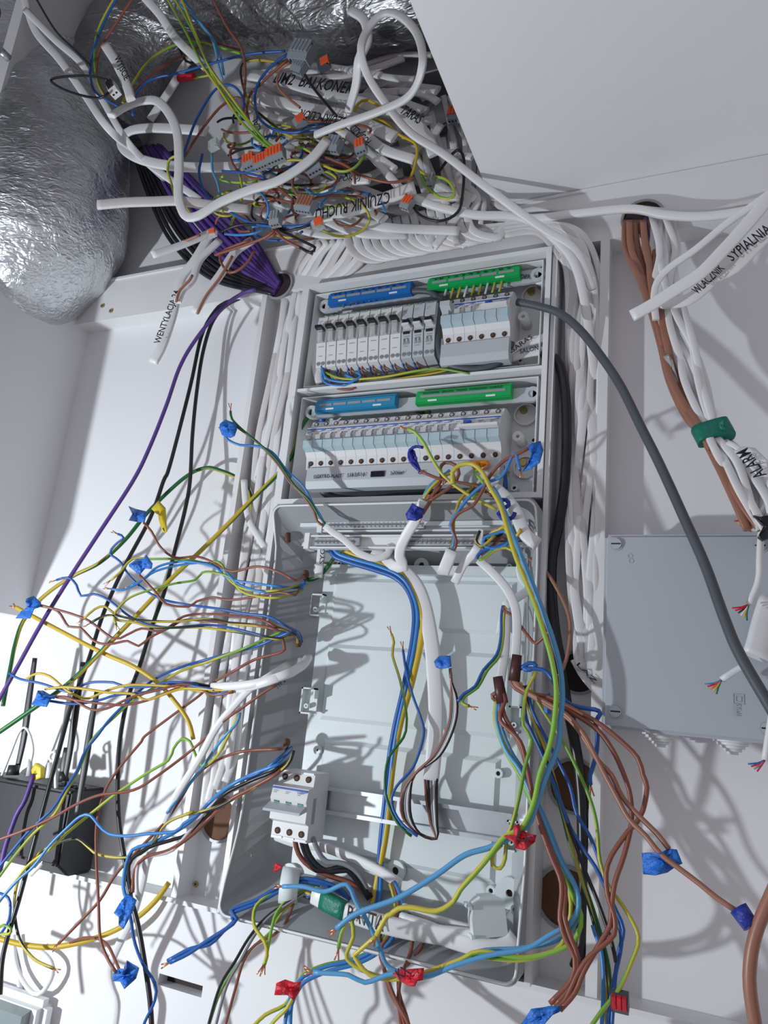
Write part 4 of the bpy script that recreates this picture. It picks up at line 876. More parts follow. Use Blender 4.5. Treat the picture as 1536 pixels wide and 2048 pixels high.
# ---------------------------------------------------------------- bottom of the lower enclosure
g = bundle('twisted_pair', 'twisted dark blue wires hanging off the lower left rim', 'wire', [
 core('blue', '700,1800,4 680,1778 640,1762 600,1757 560,1772 512,1800 463,1820 474,1838 453,1857 417,1880 377,1907 340,1925,12', 0.0026, bare=1),
 core('blue', '695,1795,4 650,1770 605,1764 565,1779 515,1806 466,1826 467,1843 447,1862 420,1888 380,1898 335,1922,12', 0.0026)])
wire('green-yellow wire ending in twisted copper below the lower left rim', 'gy', 0.0023, '640,1772,4 600,1762 575,1768 545,1785 512,1812 508,1850 530,1885 534,1912 527,1930,12', bare=1)
wire('second green-yellow wire ending in twisted copper below the lower left rim', 'gy2', 0.0021, '612,1782,5 585,1790 555,1822 545,1850 537,1890 530,1928,12', bare=1)
for m, dx, lb_ in (('black', 0, 'black wire fanning down-left from the sleeved cable'), ('grey', 5, 'grey wire fanning down-left from the sleeved cable')):
    wire(lb_, m, 0.0019, '612,1786,6 %d,1810 %d,1837 %d,1877 %d,1923 %d,1973 %d,2060,14' % (567+dx, 530+dx, 497+dx*1.6, 470+dx*2, 440+dx*2.6, 414+dx*3))
wire('brown wire fanning down-left from the sleeved cable', 'brown', 0.0019, '590,1800,6 570,1847 547,1870 510,1890 487,1923 470,1980 448,2060,14')
wire('green wire fanning down-left from the sleeved cable', 'gy', 0.0019, '600,1790,6 560,1830 540,1865 505,1895 475,1930 440,1985 415,2060,13')
g = bundle('sleeved_cable', 'white cable with green tape and inked BATTA lettering lying on the enclosure floor', 'cable', [
 sheath('628,1790,6.5 660,1807,7.2 693,1823,7.6 763,1847,7.6 830,1862,7 900,1872,6.8 980,1880,6.5', 0.0105, 0.006), core('yb', '610,1785,6 630,1792', 0.002), core('blue', '608,1788,6 630,1796', 0.002), core('black', '608,1792,6 628,1800', 0.002)])
MB().tube(path('645,1799,6.9 668,1811,7.3 692,1823,7.6'), 0.0112, 0.0070, n=14).make('green_tape', 'gtape', g)
text(g, 'BATTA', (694, 1838, 8.4), (768, 1863, 8.4), 0.017)
wire('white cable sagging along the enclosure floor towards the bottom right', 'pvc', 0.010, '800,1842,6.5 850,1858 900,1877 960,1893,7 1010,1890 1032,1873,6', 'cable', 'white_cable', rb=0.006)
wire('white cable with green print crossing behind the three-pole switch', 'pvc', 0.0062, '535,1665,2 590,1685 650,1695 710,1718 760,1742 800,1768,3', 'cable', 'white_cable', rb=0.004)
wire('thin white flex with green stripe on the enclosure floor', 'pvcold', 0.004, '800,1810,5 850,1830 900,1845 945,1857,5.5', 'cable', 'white_cable', rb=0.003)
IW = [('brown', '588,1670,6 597,1707 620,1733 660,1752 700,1765 735,1790,2.5', 'brown lead out of the three-pole switch'), ('black', '600,1672,6 613,1713 633,1740 660,1739 693,1733 720,1757 742,1795,2.5', 'left black lead out of the three-pole switch'),
 ('black', '607,1674,6 620,1712 640,1735 664,1744 695,1741 716,1766 738,1798,2.5', 'right black lead out of the three-pole switch'), ('grey', '625,1675,6 637,1703 653,1723 687,1727 717,1747 740,1790,2.5', 'grey lead out of the three-pole switch')]
for m, s, lb_ in IW: wire(lb_, m, 0.0034, s)
g = bundle('cable_cores', 'brown, blue and green cores rising from the floor then dropping over the front rim', 'wire', [
 core('brown', '785,1765,4 793,1790 797,1823 780,1867 760,1900 767,1933 787,1990 813,2040 820,2060,14', 0.0022),
 core('lblue', '788,1763,4 800,1792 799,1830 785,1868 753,1897 710,1920 653,1933 607,1953 590,1975 577,2007 568,2060,14', 0.0024),
 core('lblue', '790,1765,4 803,1795 803,1830 788,1872 757,1905 712,1928 658,1942 612,1962 597,1980 583,2010 580,2060,14', 0.0024),
 core('gy', '780,1768,4 788,1795 790,1830 775,1870 745,1900 700,1920 650,1930 605,1950 585,1985 570,2010 530,2030 500,2060,14', 0.0023),
 core('gy2', '590,1985,14 575,2015 550,2040 535,2060', 0.0022)])
flag(g, 'rtape', '553,1966,15 570,1959,14 588,1965 603,1962,15 600,1980,14 588,2001,15 575,1990,14 549,1990,15')
wire('bare twisted copper stub beside the left red tape', 'copper', 0.0012, '608,1932,14 620,1942 626,1950', 'wire', 'copper_stub')
wire('left brown wire dropping over the rim to the red tape', 'brown', 0.0022, '773,1833,5 760,1873 767,1933 780,1985 800,2020 812,2060,14')
wire('middle brown wire dropping over the rim to the red tape', 'brown', 0.0022, '817,1820,4 827,1857 820,1907 803,1950 797,1990 800,2030 803,2060,14')
wire('right brown wire dropping over the rim to the red tape', 'brown', 0.0022, '840,1823,4 853,1867 827,1917 800,1945 798,1985 812,2030 820,2060,13')
wire('red scrap of tape', 'rtape', 0.001, '0,0,1 1,1') if False else None
t = empty('tape_tag', P(555, 1737, 5), 'small crumpled red tape at the lower left wall of the enclosure', 'tape')
flag(t, 'rtape', '550,1725,5 566,1733,5.5 558,1740 546,1745,5', name='tape_strip')
# wires inside the two breaker rows
for k in range(9):
    x = 655+k*22; y = 742-k*3
    for m, dx in (('blue', 0), ('brown', 6)):
        tag(wire(None, m, 0.0016, '%d,%d,5.2 %d,%d %d,%d,4' % (x+dx, y-8, x+dx-4, y+8, x+dx+4, y+20)), 'short %s wire tail under the white breaker block, %s from the left' % (m, ORD[k]), 'wire', 'short wire tails under the breaker blocks')
for i, (m, s, lb_) in enumerate((('lblue', '643,735,5.4 650,765 690,772 710,760 690,750', 'blue wire looped at the foot of the white breakers'), ('lblue', '643,732,5.6 655,758 700,764 722,752 712,745', 'upper blue wire looped at the foot of the white breakers'), ('brown', '646,744,5.2 670,774 705,778 722,760 728,752', 'brown wire looped at the foot of the white breakers'),
    ('gydark', '645,743,5 670,762 740,765 800,757 860,748 900,740', 'lower green-yellow wire along the foot of the breakers'), ('gy', '650,745,5.4 690,758 760,755 830,743 880,738 940,748', 'upper green-yellow wire along the foot of the breakers'), ('brown', '690,760,3.8 760,757 840,748 880,742', 'brown wire along the divider'), ('yb', '740,760,4.2 800,752 850,745 885,740', 'yellow wire along the divider'))):
    wire(lb_, m, 0.002, s)
for k, s in enumerate(('888,595,4.5 882,640 882,690,5.2 900,716 950,726,5 985,714 1000,690,4.6', '882,595,5 876,640 878,700,5.6 896,728 955,738,5 1003,722 1024,685,4.6', '886,640,4.5 884,690 892,710,5 920,724 950,718 970,695,4')):
    wire('%s of the three thick grey cables curling under the upper right breakers' % ('middle', 'outermost', 'innermost')[k], 'slate', 0.0052, s, 'cable', 'grey_cable')
wire('dark grey cable curving behind the white breakers up to the green rail', 'slate', 0.005, '700,604,4.5 760,590 820,583 862,585 886,612,4.5', 'cable', 'grey_cable')
wire('green cable above the white breakers', 'gydark', 0.004, '680,610,4.2 720,598 780,588 850,582', 'cable', 'earth_cable')
wire('dark grey cable sagging below the long breaker row', 'slate', 0.0062, '632,958,4 645,982 670,995,3 720,1000 800,994 880,992 960,996,2', 'cable', 'grey_cable')
wire('thick blue cable behind the right end of the long row', 'blue', 0.0055, '1005,945,2 1008,975 1000,995', 'cable', 'blue_cable')
wire('thick blue cable joining the light blue rail', 'blue', 0.0055, '652,818,2.5 643,845', 'cable', 'blue_cable')
wire('green-yellow cable behind the middle green rail', 'gydark', 0.0045, '790,805,1.5 830,820 850,828', 'cable', 'earth_cable')
wire('green-yellow pair of thick cores below the middle green rail', 'yg', 0.0045, '858,800,2.5 856,830', 'cable', 'earth_cable')
for k in range(9):
    tag(wire(None, 'gy' if k % 3 else 'pvcold', 0.0018, '%d,%d,4.4 %d,%d %d,%d,4.6' % (895+k*14, 568-k*2.5, 892+k*14, 582-k*2.5, 886+k*14, 600-k*2)), 'short earth tail below the top green rail, %s from the left' % ORD[k], 'wire', 'short earth tails below the top green rail')
    tag(wire(None, 'dtape' if k % 2 else 'blue', 0.0018, '%d,%d,4.4 %d,%d,4.4' % (690+k*13, 596-k*2.5, 687+k*13, 614-k*2.5)), 'short blue tail below the top blue rail, %s from the left' % ORD[k], 'wire', 'short blue tails below the top blue rail')
for s, tx, a, b_, lb_ in (('1010,712,4 1040,690 1090,675 1110,668', 'GARAS', (1022, 708, 4.8), (1066, 676, 4.8), 'white cable inked GARAS at the right of the upper row'), ('1018,718,3.5 1050,708 1095,700', 'SALON', (1040, 708, 4.3), (1078, 700, 4.3), 'white cable inked SALON beside the thick black cable'), ('1015,552,3 1060,556 1100,572', 'GARDEROBA', (1020, 556, 3.6), (1082, 560, 3.6), 'white cable inked with a long name beside the top green rail'), ('640,770,3 632,740 628,700 632,660', 'KUCHNIA', (640, 775, 3.8), (672, 768, 3.8), 'white cable inked KUCHNIA in the lower left corner of the upper row'), ('655,1060,5 645,1090 640,1130 636,1155', 'SYG', (648, 1128, 5.8), (650, 1098, 5.8), 'white cable inked SYG hanging from the left end of the strips')):
    t = bundle('labelled_cable', lb_, 'cable', [sheath(s, 0.0062, 0.003)]); text(t, tx, a, b_, 0.0068)
# ---------------------------------------------------------------- white cables in both channels
R_.seed(11)
GL = 'white cables packed in the left channel'; GR = 'white cables packed in the right channel'
for k in range(9):
    f = (k+0.5)/9; pts = []
    ph = R_.uniform(0, 6.28)
    for i, (y, xl, xr_) in enumerate(((585, 568, 604), (660, 560, 598), (760, 540, 588), (880, 515, 572), (1000, 495, 552), (1120, 480, 535), (1250, 460, 512), (1380, 438, 492), (1500, 420, 474), (1620 - k*7, 402, 452))):
        u = min(0.97, max(0.03, f + 0.16*math.sin(ph+i*1.1)*(i > 0))); pts.append('%d,%d,%.1f' % (xl+(xr_-xl)*u, y, 1.0 + 1.8*abs(math.sin(ph*2+i))))
    tag(wire(None, 'pvc' if k % 3 else 'pvcold', 0.0056, ' '.join(pts), name='white_cable', rb=0.003), 'white flat cable in the left channel, %s from the left at its top' % ORD[k], 'cable', GL)
wire('loose pair-like white cable bowing across the left channel', 'pvc', 0.0050, '488,960,4 492,1010 500,1045 520,1080 532,1100,3', 'cable', 'white_cable', rb=0.004)
for k in range(15):
    f = k/14; ph = R_.uniform(0, 6.28); pts = []
    sx_ = 1000 + 26*(k % 5); sy = 500 - 2.2*k
    rows = ((470-2*k*0.5, 1010-k*4, 1010-k*4), (448+18*(1-f), 1075, 1090), (470+45*(1-f), 1120, 1165), (560, 1135, 1202), (680, 1138, 1204), (800, 1140, 1203), (920, 1140, 1201), (1050, 1135, 1198), (1180, 1140, 1196), (1290, 1150, 1194), (1335+k*2, 1160, 1188))
    for i, (y, xl, xr_) in enumerate(rows):
        u = f if i < 3 else min(0.98, max(0.02, f + 0.22*math.sin(ph+i*0.9)*(1 if i < 9 else 0.3)))
        pts.append('%d,%d,%.1f' % (xl+(xr_-xl)*u, y, 1.0 + 2.4*abs(math.sin(ph*2+i)) if i > 2 else 5.0))
    tag(wire(None, 'pvc' if k % 3 else 'pvcold', 0.0062 if k % 2 else 0.0046, ' '.join(pts), name='white_cable', rb=0.003), 'white cable bending into the right channel, %s from the left at the bend' % (ORD+['fifteenth'])[k], 'cable', GR)
t = bundle('labelled_cable', 'white cable with black ink marks ending in the hole of the right channel', 'cable', [sheath('1150,1318,3 1165,1345 1185,1370 1205,1388,3', 0.0062, 0.003)]); text(t, 'LAZ', (1153, 1330, 3.9), (1190, 1368, 3.9), 0.005)
for k in range(9):
    x = 612+k*14
    tag(wire(None, 'pvc' if k % 2 else 'pvcold', 0.0056, '%d,%d,6 %d,%d %d,%d %d,%d,1.5' % (x+30, 486-k*3, x+12+R_.uniform(-6, 6), 510-k*2, x-14, 545-k, 572+k*4, 600), name='white_cable', rb=0.003), 'white cable curving from the header into the left channel, %s from the left' % ORD[k], 'cable', 'white cables curving into the left channel')
for k in range(15):
    xa_ = 690+k*17; y0_ = 478-k*4.0; dip = 520-k*3.2
    tag(wire(None, 'pvcold' if k % 3 == 0 else 'pvc', 0.0062, '%d,%d,7 %d,%d %d,%d %d,%d %d,%d,4' % (xa_, y0_-18, xa_+18, dip-14, xa_+70, dip, min(1010, xa_+150), 480-k*2, 1050+k*2, 452-k*1), name='white_cable', rb=0.0032), 'white flat cable sagging above the box, %s from the left' % (ORD+['fifteenth'])[k], 'cable', 'white flat cables sagging above the box')
# two long white cables across the header to the right edge
wire('long white cable running along the header to the right edge, upper one', 'pvcold', 0.0050, '985,405,4.5 1030,425 1090,418 1180,425 1260,418 1340,425 1420,425 1480,410 1560,395,6', 'cable', 'white_cable', rb=0.004)
wire('long white cable running along the header to the right edge, lower one', 'pvc', 0.0060, '960,432,5 1060,437 1150,428 1260,418 1330,430 1410,433 1500,420 1560,400,7', 'cable', 'white_cable', rb=0.004)
# ---------------------------------------------------------------- right niche bundle
R_.seed(5)
GB = 'brown flat cables of the right bundle'; GW = 'white cables of the right bundle'
cp = ((442, 1245, 1300), (500, 1252, 1310), (560, 1275, 1310), (620, 1292, 1325), (690, 1318, 1340), (760, 1338, 1356), (830, 1370, 1390), (870, 1402, 1414), (930, 1430, 1450), (1000, 1465, 1500), (1060, 1495, 1540))
cw = ((432, 1300, 1350), (500, 1305, 1362), (560, 1302, 1358), (620, 1305, 1368), (690, 1335, 1388), (760, 1360, 1410), (830, 1398, 1430), (868, 1414, 1444), (920, 1440, 1495), (985, 1475, 1530), (1060, 1505, 1560))
for grp, tab, n_, m_, lb_ in ((GB, cp, 6, 'copbrown', 'brown flat cable hanging from the round hole'), (GW, cw, 9, 'pvc', 'white cable hanging beside the brown bundle')):
    for k in range(n_):
        f = (k+0.5)/n_; ph = R_.uniform(0, 6.28); pts = []
        for i, (y, xl, xr_) in enumerate(tab):
            u = min(1, max(0, f + 0.2*math.sin(ph+i*1.3)*(0 if i == 0 else 0.3 if i == 7 else 1))); d = (4.2 + i*0.9) + 1.2*math.sin(ph*3+i)
            pts.append('%.1f,%.1f,%.1f' % (xl+(xr_-xl)*u, y, max(4.0, d)))
        tag(wire(None, m_, 0.0044, ' '.join(pts), name='brown_cable' if m_ != 'pvc' else 'white_cable', rb=0.0026), lb_+', %s from the left' % ORD[k], 'cable', grp)
wire('violet cable inside the right bundle', 'purple', 0.0040, '1290,438,4 1297,500 1303,560 1312,620 1350,700 1375,770 1400,830,8', 'cable', 'patch_cord')
t = empty('green_tape', P(1425, 865, 11), 'dark green tape band round the bundle in the right niche', 'tape')
MB().tube(path('1418,850,10.5 1428,868 1434,880,11'), 0.0215, 0.010, n=16).make('tape_band', 'gtape', t)
flag(t, 'gtape', '1436,846,12 1447,838,12.5 1448,850 1453,862,12 1440,858,12', name='tape_end'); flag(t, 'gtape', '1414,878,11 1424,880,12 1418,900,12', name='tape_end')
t = empty('clear_tape', P(1340, 735, 8), 'torn silvery tape on the brown cables of the right bundle', 'tape')
flag(t, 'clearp', '1326,714,9 1336,709,9.5 1345,720 1352,745,9.5 1362,772,9 1352,775,9 1340,755 1332,738,9', name='tape_strip')
t = empty('black_tape', P(1520, 1055, 12), 'black tape knot round the bundle at the right edge', 'tape')
flag(t, 'black', '1505,1032,14 1520,1035,15 1545,1030,14 1545,1075,14 1525,1082,15 1515,1075 1535,1055 1520,1045', name='tape_strip', th=0.003)
t = bundle('labelled_tag', 'white paper tag inked ALARM on the cables at the right edge', 'tag', [sheath('1455,885,12 1480,900 1500,930,13', 0.003, 0.002)])
flag(t, 'boxw', '1468,902,14 1486,893,14 1510,896 1540,925,15 1545,955 1515,952,15 1500,935', name='tag')
text(t, 'ALARM', (1533, 950, 15.4), (1494, 896, 15.4), 0.013)
# white flats crossing the right niche
wire('wide white cable with green print cut off square over the brown bundle', 'pvc', 0.0078, '1263,632,12 1300,612 1350,580 1400,548 1440,508 1475,470 1510,430 1550,380,14', 'cable', 'white_cable', rb=0.0028)
wire('thin white cable bent sharply up beside the brown bundle', 'pvc', 0.0045, '1312,640,9 1308,600 1314,565 1340,535 1390,500 1450,450 1500,415 1555,375,13', 'cable', 'white_cable', rb=0.003)
t = bundle('labelled_cable', 'white cable inked WLACZNIK SYPIALNIA swinging up to the right edge', 'cable', [sheath('1320,606,9 1340,606 1375,600 1410,575 1430,555 1470,535 1505,500 1550,455,12', 0.0078, 0.003)])
text(t, 'WLACZNIK', (1395, 590, 11.5), (1450, 538, 11.8), 0.011); text(t, 'SYPIALNIA', (1464, 524, 12), (1545, 462, 12.6), 0.013)
for j, (s, e, cols, lb_) in enumerate((('1530,950,12 1520,1100 1517,1160 1498,1208,13', (1498, 1208), ('rtape', 'rtape', 'black', 'boxw', 'yellow', 'gtape'), 'white alarm cable with splayed thin cores over the junction box, upper one'), ('1500,1325,11 1470,1342 1443,1360,11', (1443, 1360), ('lblue', 'rtape', 'orange', 'yellow', 'gtape'), 'white alarm cable with splayed thin cores over the junction box, lower one'),
     ('1560,1300,12 1545,1420 1530,1520,12', (1530, 1520), ('blue', 'rtape', 'grey', 'rtape'), 'white alarm cable with splayed thin cores below the junction box'), ('1540,960,13 1535,1000 1520,1028 1503,1034,13', (1503, 1034), ('rtape', 'yellow', 'rtape'), 'short white alarm cable curling above the black tape'))):
    parts = [('sheath', 'pvc', 0.0036, s, {})]
    for q, m in enumerate(cols): parts.append(('core', m, 0.0009, '%d,%d,%d %d,%d %d,%d' % (e[0], e[1], 12, e[0]-14+q*2, e[1]+6+q*2, e[0]-34+q*6, e[1]+8+q*5), {}))
    bundle('alarm_cable', lb_, 'cable', parts)
wire('white wrapped cable end hanging at the right edge over the junction box', 'pvc', 0.014, '1545,1200,9 1530,1250 1520,1290 1512,1315,10', 'cable', 'white_cable', rb=0.008)
# ---------------------------------------------------------------- violet and black bundle at upper left
R_.seed(3)
for k in range(13):
    o_ = k*8.5; m = 'black' if k < 5 else ('dpurple' if k % 3 == 0 else 'purple'); wob = R_.uniform(-3, 3)
    tag(wire(None, m, 0.0042, '%.0f,%.0f,7 %.0f,%.0f %.0f,%.0f %.0f,%.0f %.0f,%.0f,4' % (265+o_*0.55, 300-o_*0.1+wob, 300+o_*0.9, 400+wob-o_*0.35, 345+o_*1.15, 488-o_*0.55+wob, 425+o_*0.85, 560-o_*0.75+wob, 548+o_*0.12, 588-o_*0.22), name='black_cable' if m == 'black' else 'violet_cable'),
        'black cable on the lower edge of the data cable bundle' if m == 'black' else 'violet cable in the data bundle curving into the header hole', 'cable', 'black cables of the data bundle' if m == 'black' else 'violet cables of the data bundle')
for k in range(14):
    o_ = R_.uniform(0, 90); m = 'purple' if k % 3 else 'dpurple'
    tag(wire(None, m, 0.0042, '%.0f,%.0f,6 %.0f,%.0f %.0f,%.0f %.0f,%.0f,4' % (285+o_*0.8, 320-o_*0.2, 340+o_*1.0, 440-o_*0.3, 420+o_*0.85, 540-o_*0.75, 550+o_*0.12, 588-o_*0.22), name='violet_cable'), 'violet cable in the data bundle curving into the header hole', 'cable', 'violet cables of the data bundle')

# ---------------------------------------------------------------- the tangle above the header
TD = 14
FLAT = [
 ('thick white cable with loop end bending twice at the left of the tangle', '222,232,26 250,215 285,202,22 315,203 340,230 355,270 358,330 357,390 370,430 395,432 440,405 500,380 560,360 620,320 655,280,18', 0.0078, 0.0034),
 ('white flat cable folded back at left, upper run cut square', '413,262,18 360,258 300,256 260,262 243,280 250,300 280,318 330,330 400,335 480,333,15', 0.0095, 0.0032),
 ('pinkish flat cable end sticking out left over the foil duct', '195,410,25 250,405 310,403 360,402 430,412 500,420,16', 0.0085, 0.0035),
 ('big white cable loop hanging free at the top right of the tangle', '630,270,18 680,250 760,222 820,190,21 845,130,24 835,70 800,32 765,28 735,60 722,100,24 735,150 770,205,19 820,265,15 890,310 960,365 1040,425 1090,460 1150,500 1185,580,5', 0.0060, 0.0034),
 ('white strip cable twisting down from the top into the tangle', '700,20,24 728,40 735,80 718,120,22 712,170 695,230 680,290,12', 0.0072, 0.0035),
 ('white cable sloping from tangle centre down to the right channel', '665,250,15 720,290 760,330 810,385 870,412 950,430 1040,435 1100,470 1150,530 1175,640 1190,760,3', 0.0062, 0.0045),
 ('white cable end with a split brown core pointing down-left, upper one', '304,510,20 350,495 400,475 430,460,15', 0.0062, 0.0035),
 ('white cable end with a split brown core, middle of three', '355,605,16 365,580 385,560 400,520 440,480,13', 0.0062, 0.0035),
 ('white cable end with a split brown core, right of three', '390,625,16 410,590 440,550 470,505 505,480,13', 0.0070, 0.0035),
 ('long white cable entering from the top of the picture to a stripped end', '285,-10,26 320,30 350,75 385,110 412,135,18', 0.0075, 0.0045),
 ('white cable crossing the upper left foil ducts', '45,-20,31 70,60 120,120 170,190 220,260,24 300,330,14 400,400,8', 0.0068, 0.0030),
 ('second white cable crossing the upper left foil ducts', '50,20,31 110,80 165,130 205,200 260,290,20 330,360,8', 0.0060, 0.0030),
 ('white cable rising diagonally at the left of the tangle', '300,240,14 340,180 370,130 385,115,15', 0.0080, 0.0035)]
for lb_, s, a, b_ in FLAT: wire(lb_, 'pvc' if 'pinkish' not in lb_ else 'pvcold', a, s, 'cable', 'white_cable', rb=b_)
for s, lb_ in (('308,505,17.6 350,490 400,470', 'brown core lying in the upper split cable end'), ('352,604,16.6 360,580 378,562 385,550', 'brown core lying in the middle split cable end'), ('394,628,16.6 412,592 440,555 465,512', 'brown core lying in the right split cable end')):
    wire(lb_, 'copbrown', 0.0022, s)
LABT = [('white cable inked with room name hanging below the tangle at left', '306,726,15 325,690 345,630 362,560 390,520 420,470,12', 'WENTYLACJA 24', (322, 690, 15.6), (362, 585, 15.6), 0.012),
 ('white cable inked LIM2 BALKONEK at the top of the tangle', '500,150,15 560,160 640,185 720,205 800,230,13', 'LIM2  BALKONEK', (548, 168, 16), (705, 192, 15.5), 0.021),
 ('white cable inked upside down CZUJKI CLIOK across the tangle', '500,195,16 560,205 640,222 700,235 790,275,14', 'CZUJKI CLIOK', (700, 240, 16.6), (605, 222, 16.6), 0.016),
 ('white cable inked CZUJNIK RUCHU upside down at the foot of the tangle', '600,440,15 660,430 720,415 790,390 830,375,13', 'CZUJNIK RUCHU', (782, 386, 15.8), (634, 421, 16.0), 0.019),
 ('white cable inked PODJAZD right of the tangle centre', '690,240,15 730,270 770,300 830,320,13', 'PODJAZD', (745, 285, 15.8), (712, 253, 15.8), 0.012),
 ('white cable inked TARAS at the right of the tangle', '780,220,14 820,240 850,270 870,310,12', 'TARAS', (800, 228, 15), (838, 252, 15), 0.015),
 ('short white cable inked POKOJ under the tangle centre', '640,380,15 700,362 740,358,15', 'POKOJ', (680, 366, 15.8), (722, 362, 15.8), 0.009),
 ('short white cable inked 13 CAL in the tangle', '500,230,16 520,255 515,290,16', 'CAL', (525, 262, 16.8), (516, 236, 16.8), 0.011),
 ('grey-white cable inked WYJSCIE beside the stripped plug', '210,90,28 235,130 255,175 262,200,26', 'WYJSCIE', (231, 120, 28.5), (252, 165, 27.5), 0.011)]
for lb_, s, tx, a, b_, h in LABT:
    t = bundle('labelled_cable', lb_, 'cable', [sheath(s, 0.0105 if h > 0.014 else 0.008, 0.0035)]); text(t, tx, a, b_, h, lift=0.004)
R_.seed(21)
def rnd(a, b_): return R_.uniform(a, b_)
for k in range(34):          # loose white lengths filling the tangle
    x = rnd(470, 640); y = rnd(150, 430); L = rnd(180, 330); an = rnd(-0.35, 0.45); d = rnd(6, 12)
    pts = []
    for i in range(5):
        u = i/4; pts.append('%.0f,%.0f,%.1f' % (x+L*u*math.cos(an), min(470, max(110, y+L*u*math.sin(an)+22*math.sin(3.1*u+k))), d+2*math.sin(k+i)))
    tag(wire(None, 'pvc' if k % 2 else 'pvcold', rnd(0.005, 0.0085), ' '.join(pts), name='white_cable', rb=0.0032), 'white cable lying crosswise inside the tangle', 'cable', 'white cables lying crosswise inside the tangle')
for k in range(20):          # uprights dropping right of the tangle
    x = rnd(800, 940); y = rnd(190, 330); xe = rnd(880, 1000)
    tag(wire(None, 'pvc' if k % 2 else 'pvcold', rnd(0.004, 0.0065), '%.0f,%.0f,%.1f %.0f,%.0f %.0f,%.0f %.0f,%.0f,%.1f' % (x, y, rnd(4, 9), x+rnd(0, 40), y+70, (x+xe)/2+10, 400, xe-rnd(10, 80), rnd(440, 500), rnd(4, 7)), name='white_cable', rb=0.003), 'white cable dropping from the void beside the ceiling edge', 'cable', 'white cables dropping beside the ceiling edge')
for k in range(14):          # arcs behind the big loop
    a0 = rnd(0, 3.1); cx, cy = rnd(700, 800), rnd(160, 300); rx, ry = rnd(60, 110), rnd(30, 70)
    pts = ['%.0f,%.0f,%.1f' % (cx+rx*math.cos(a0+i*0.62), cy+ry*math.sin(a0+i*0.62), 8+k*0.2) for i in range(7)]
    tag(wire(None, 'pvc' if k % 2 else 'pvcold', 0.0062, ' '.join(pts), name='white_cable', rb=0.003), 'curled white cable in the right half of the tangle', 'cable', 'curled white cables in the right half of the tangle')
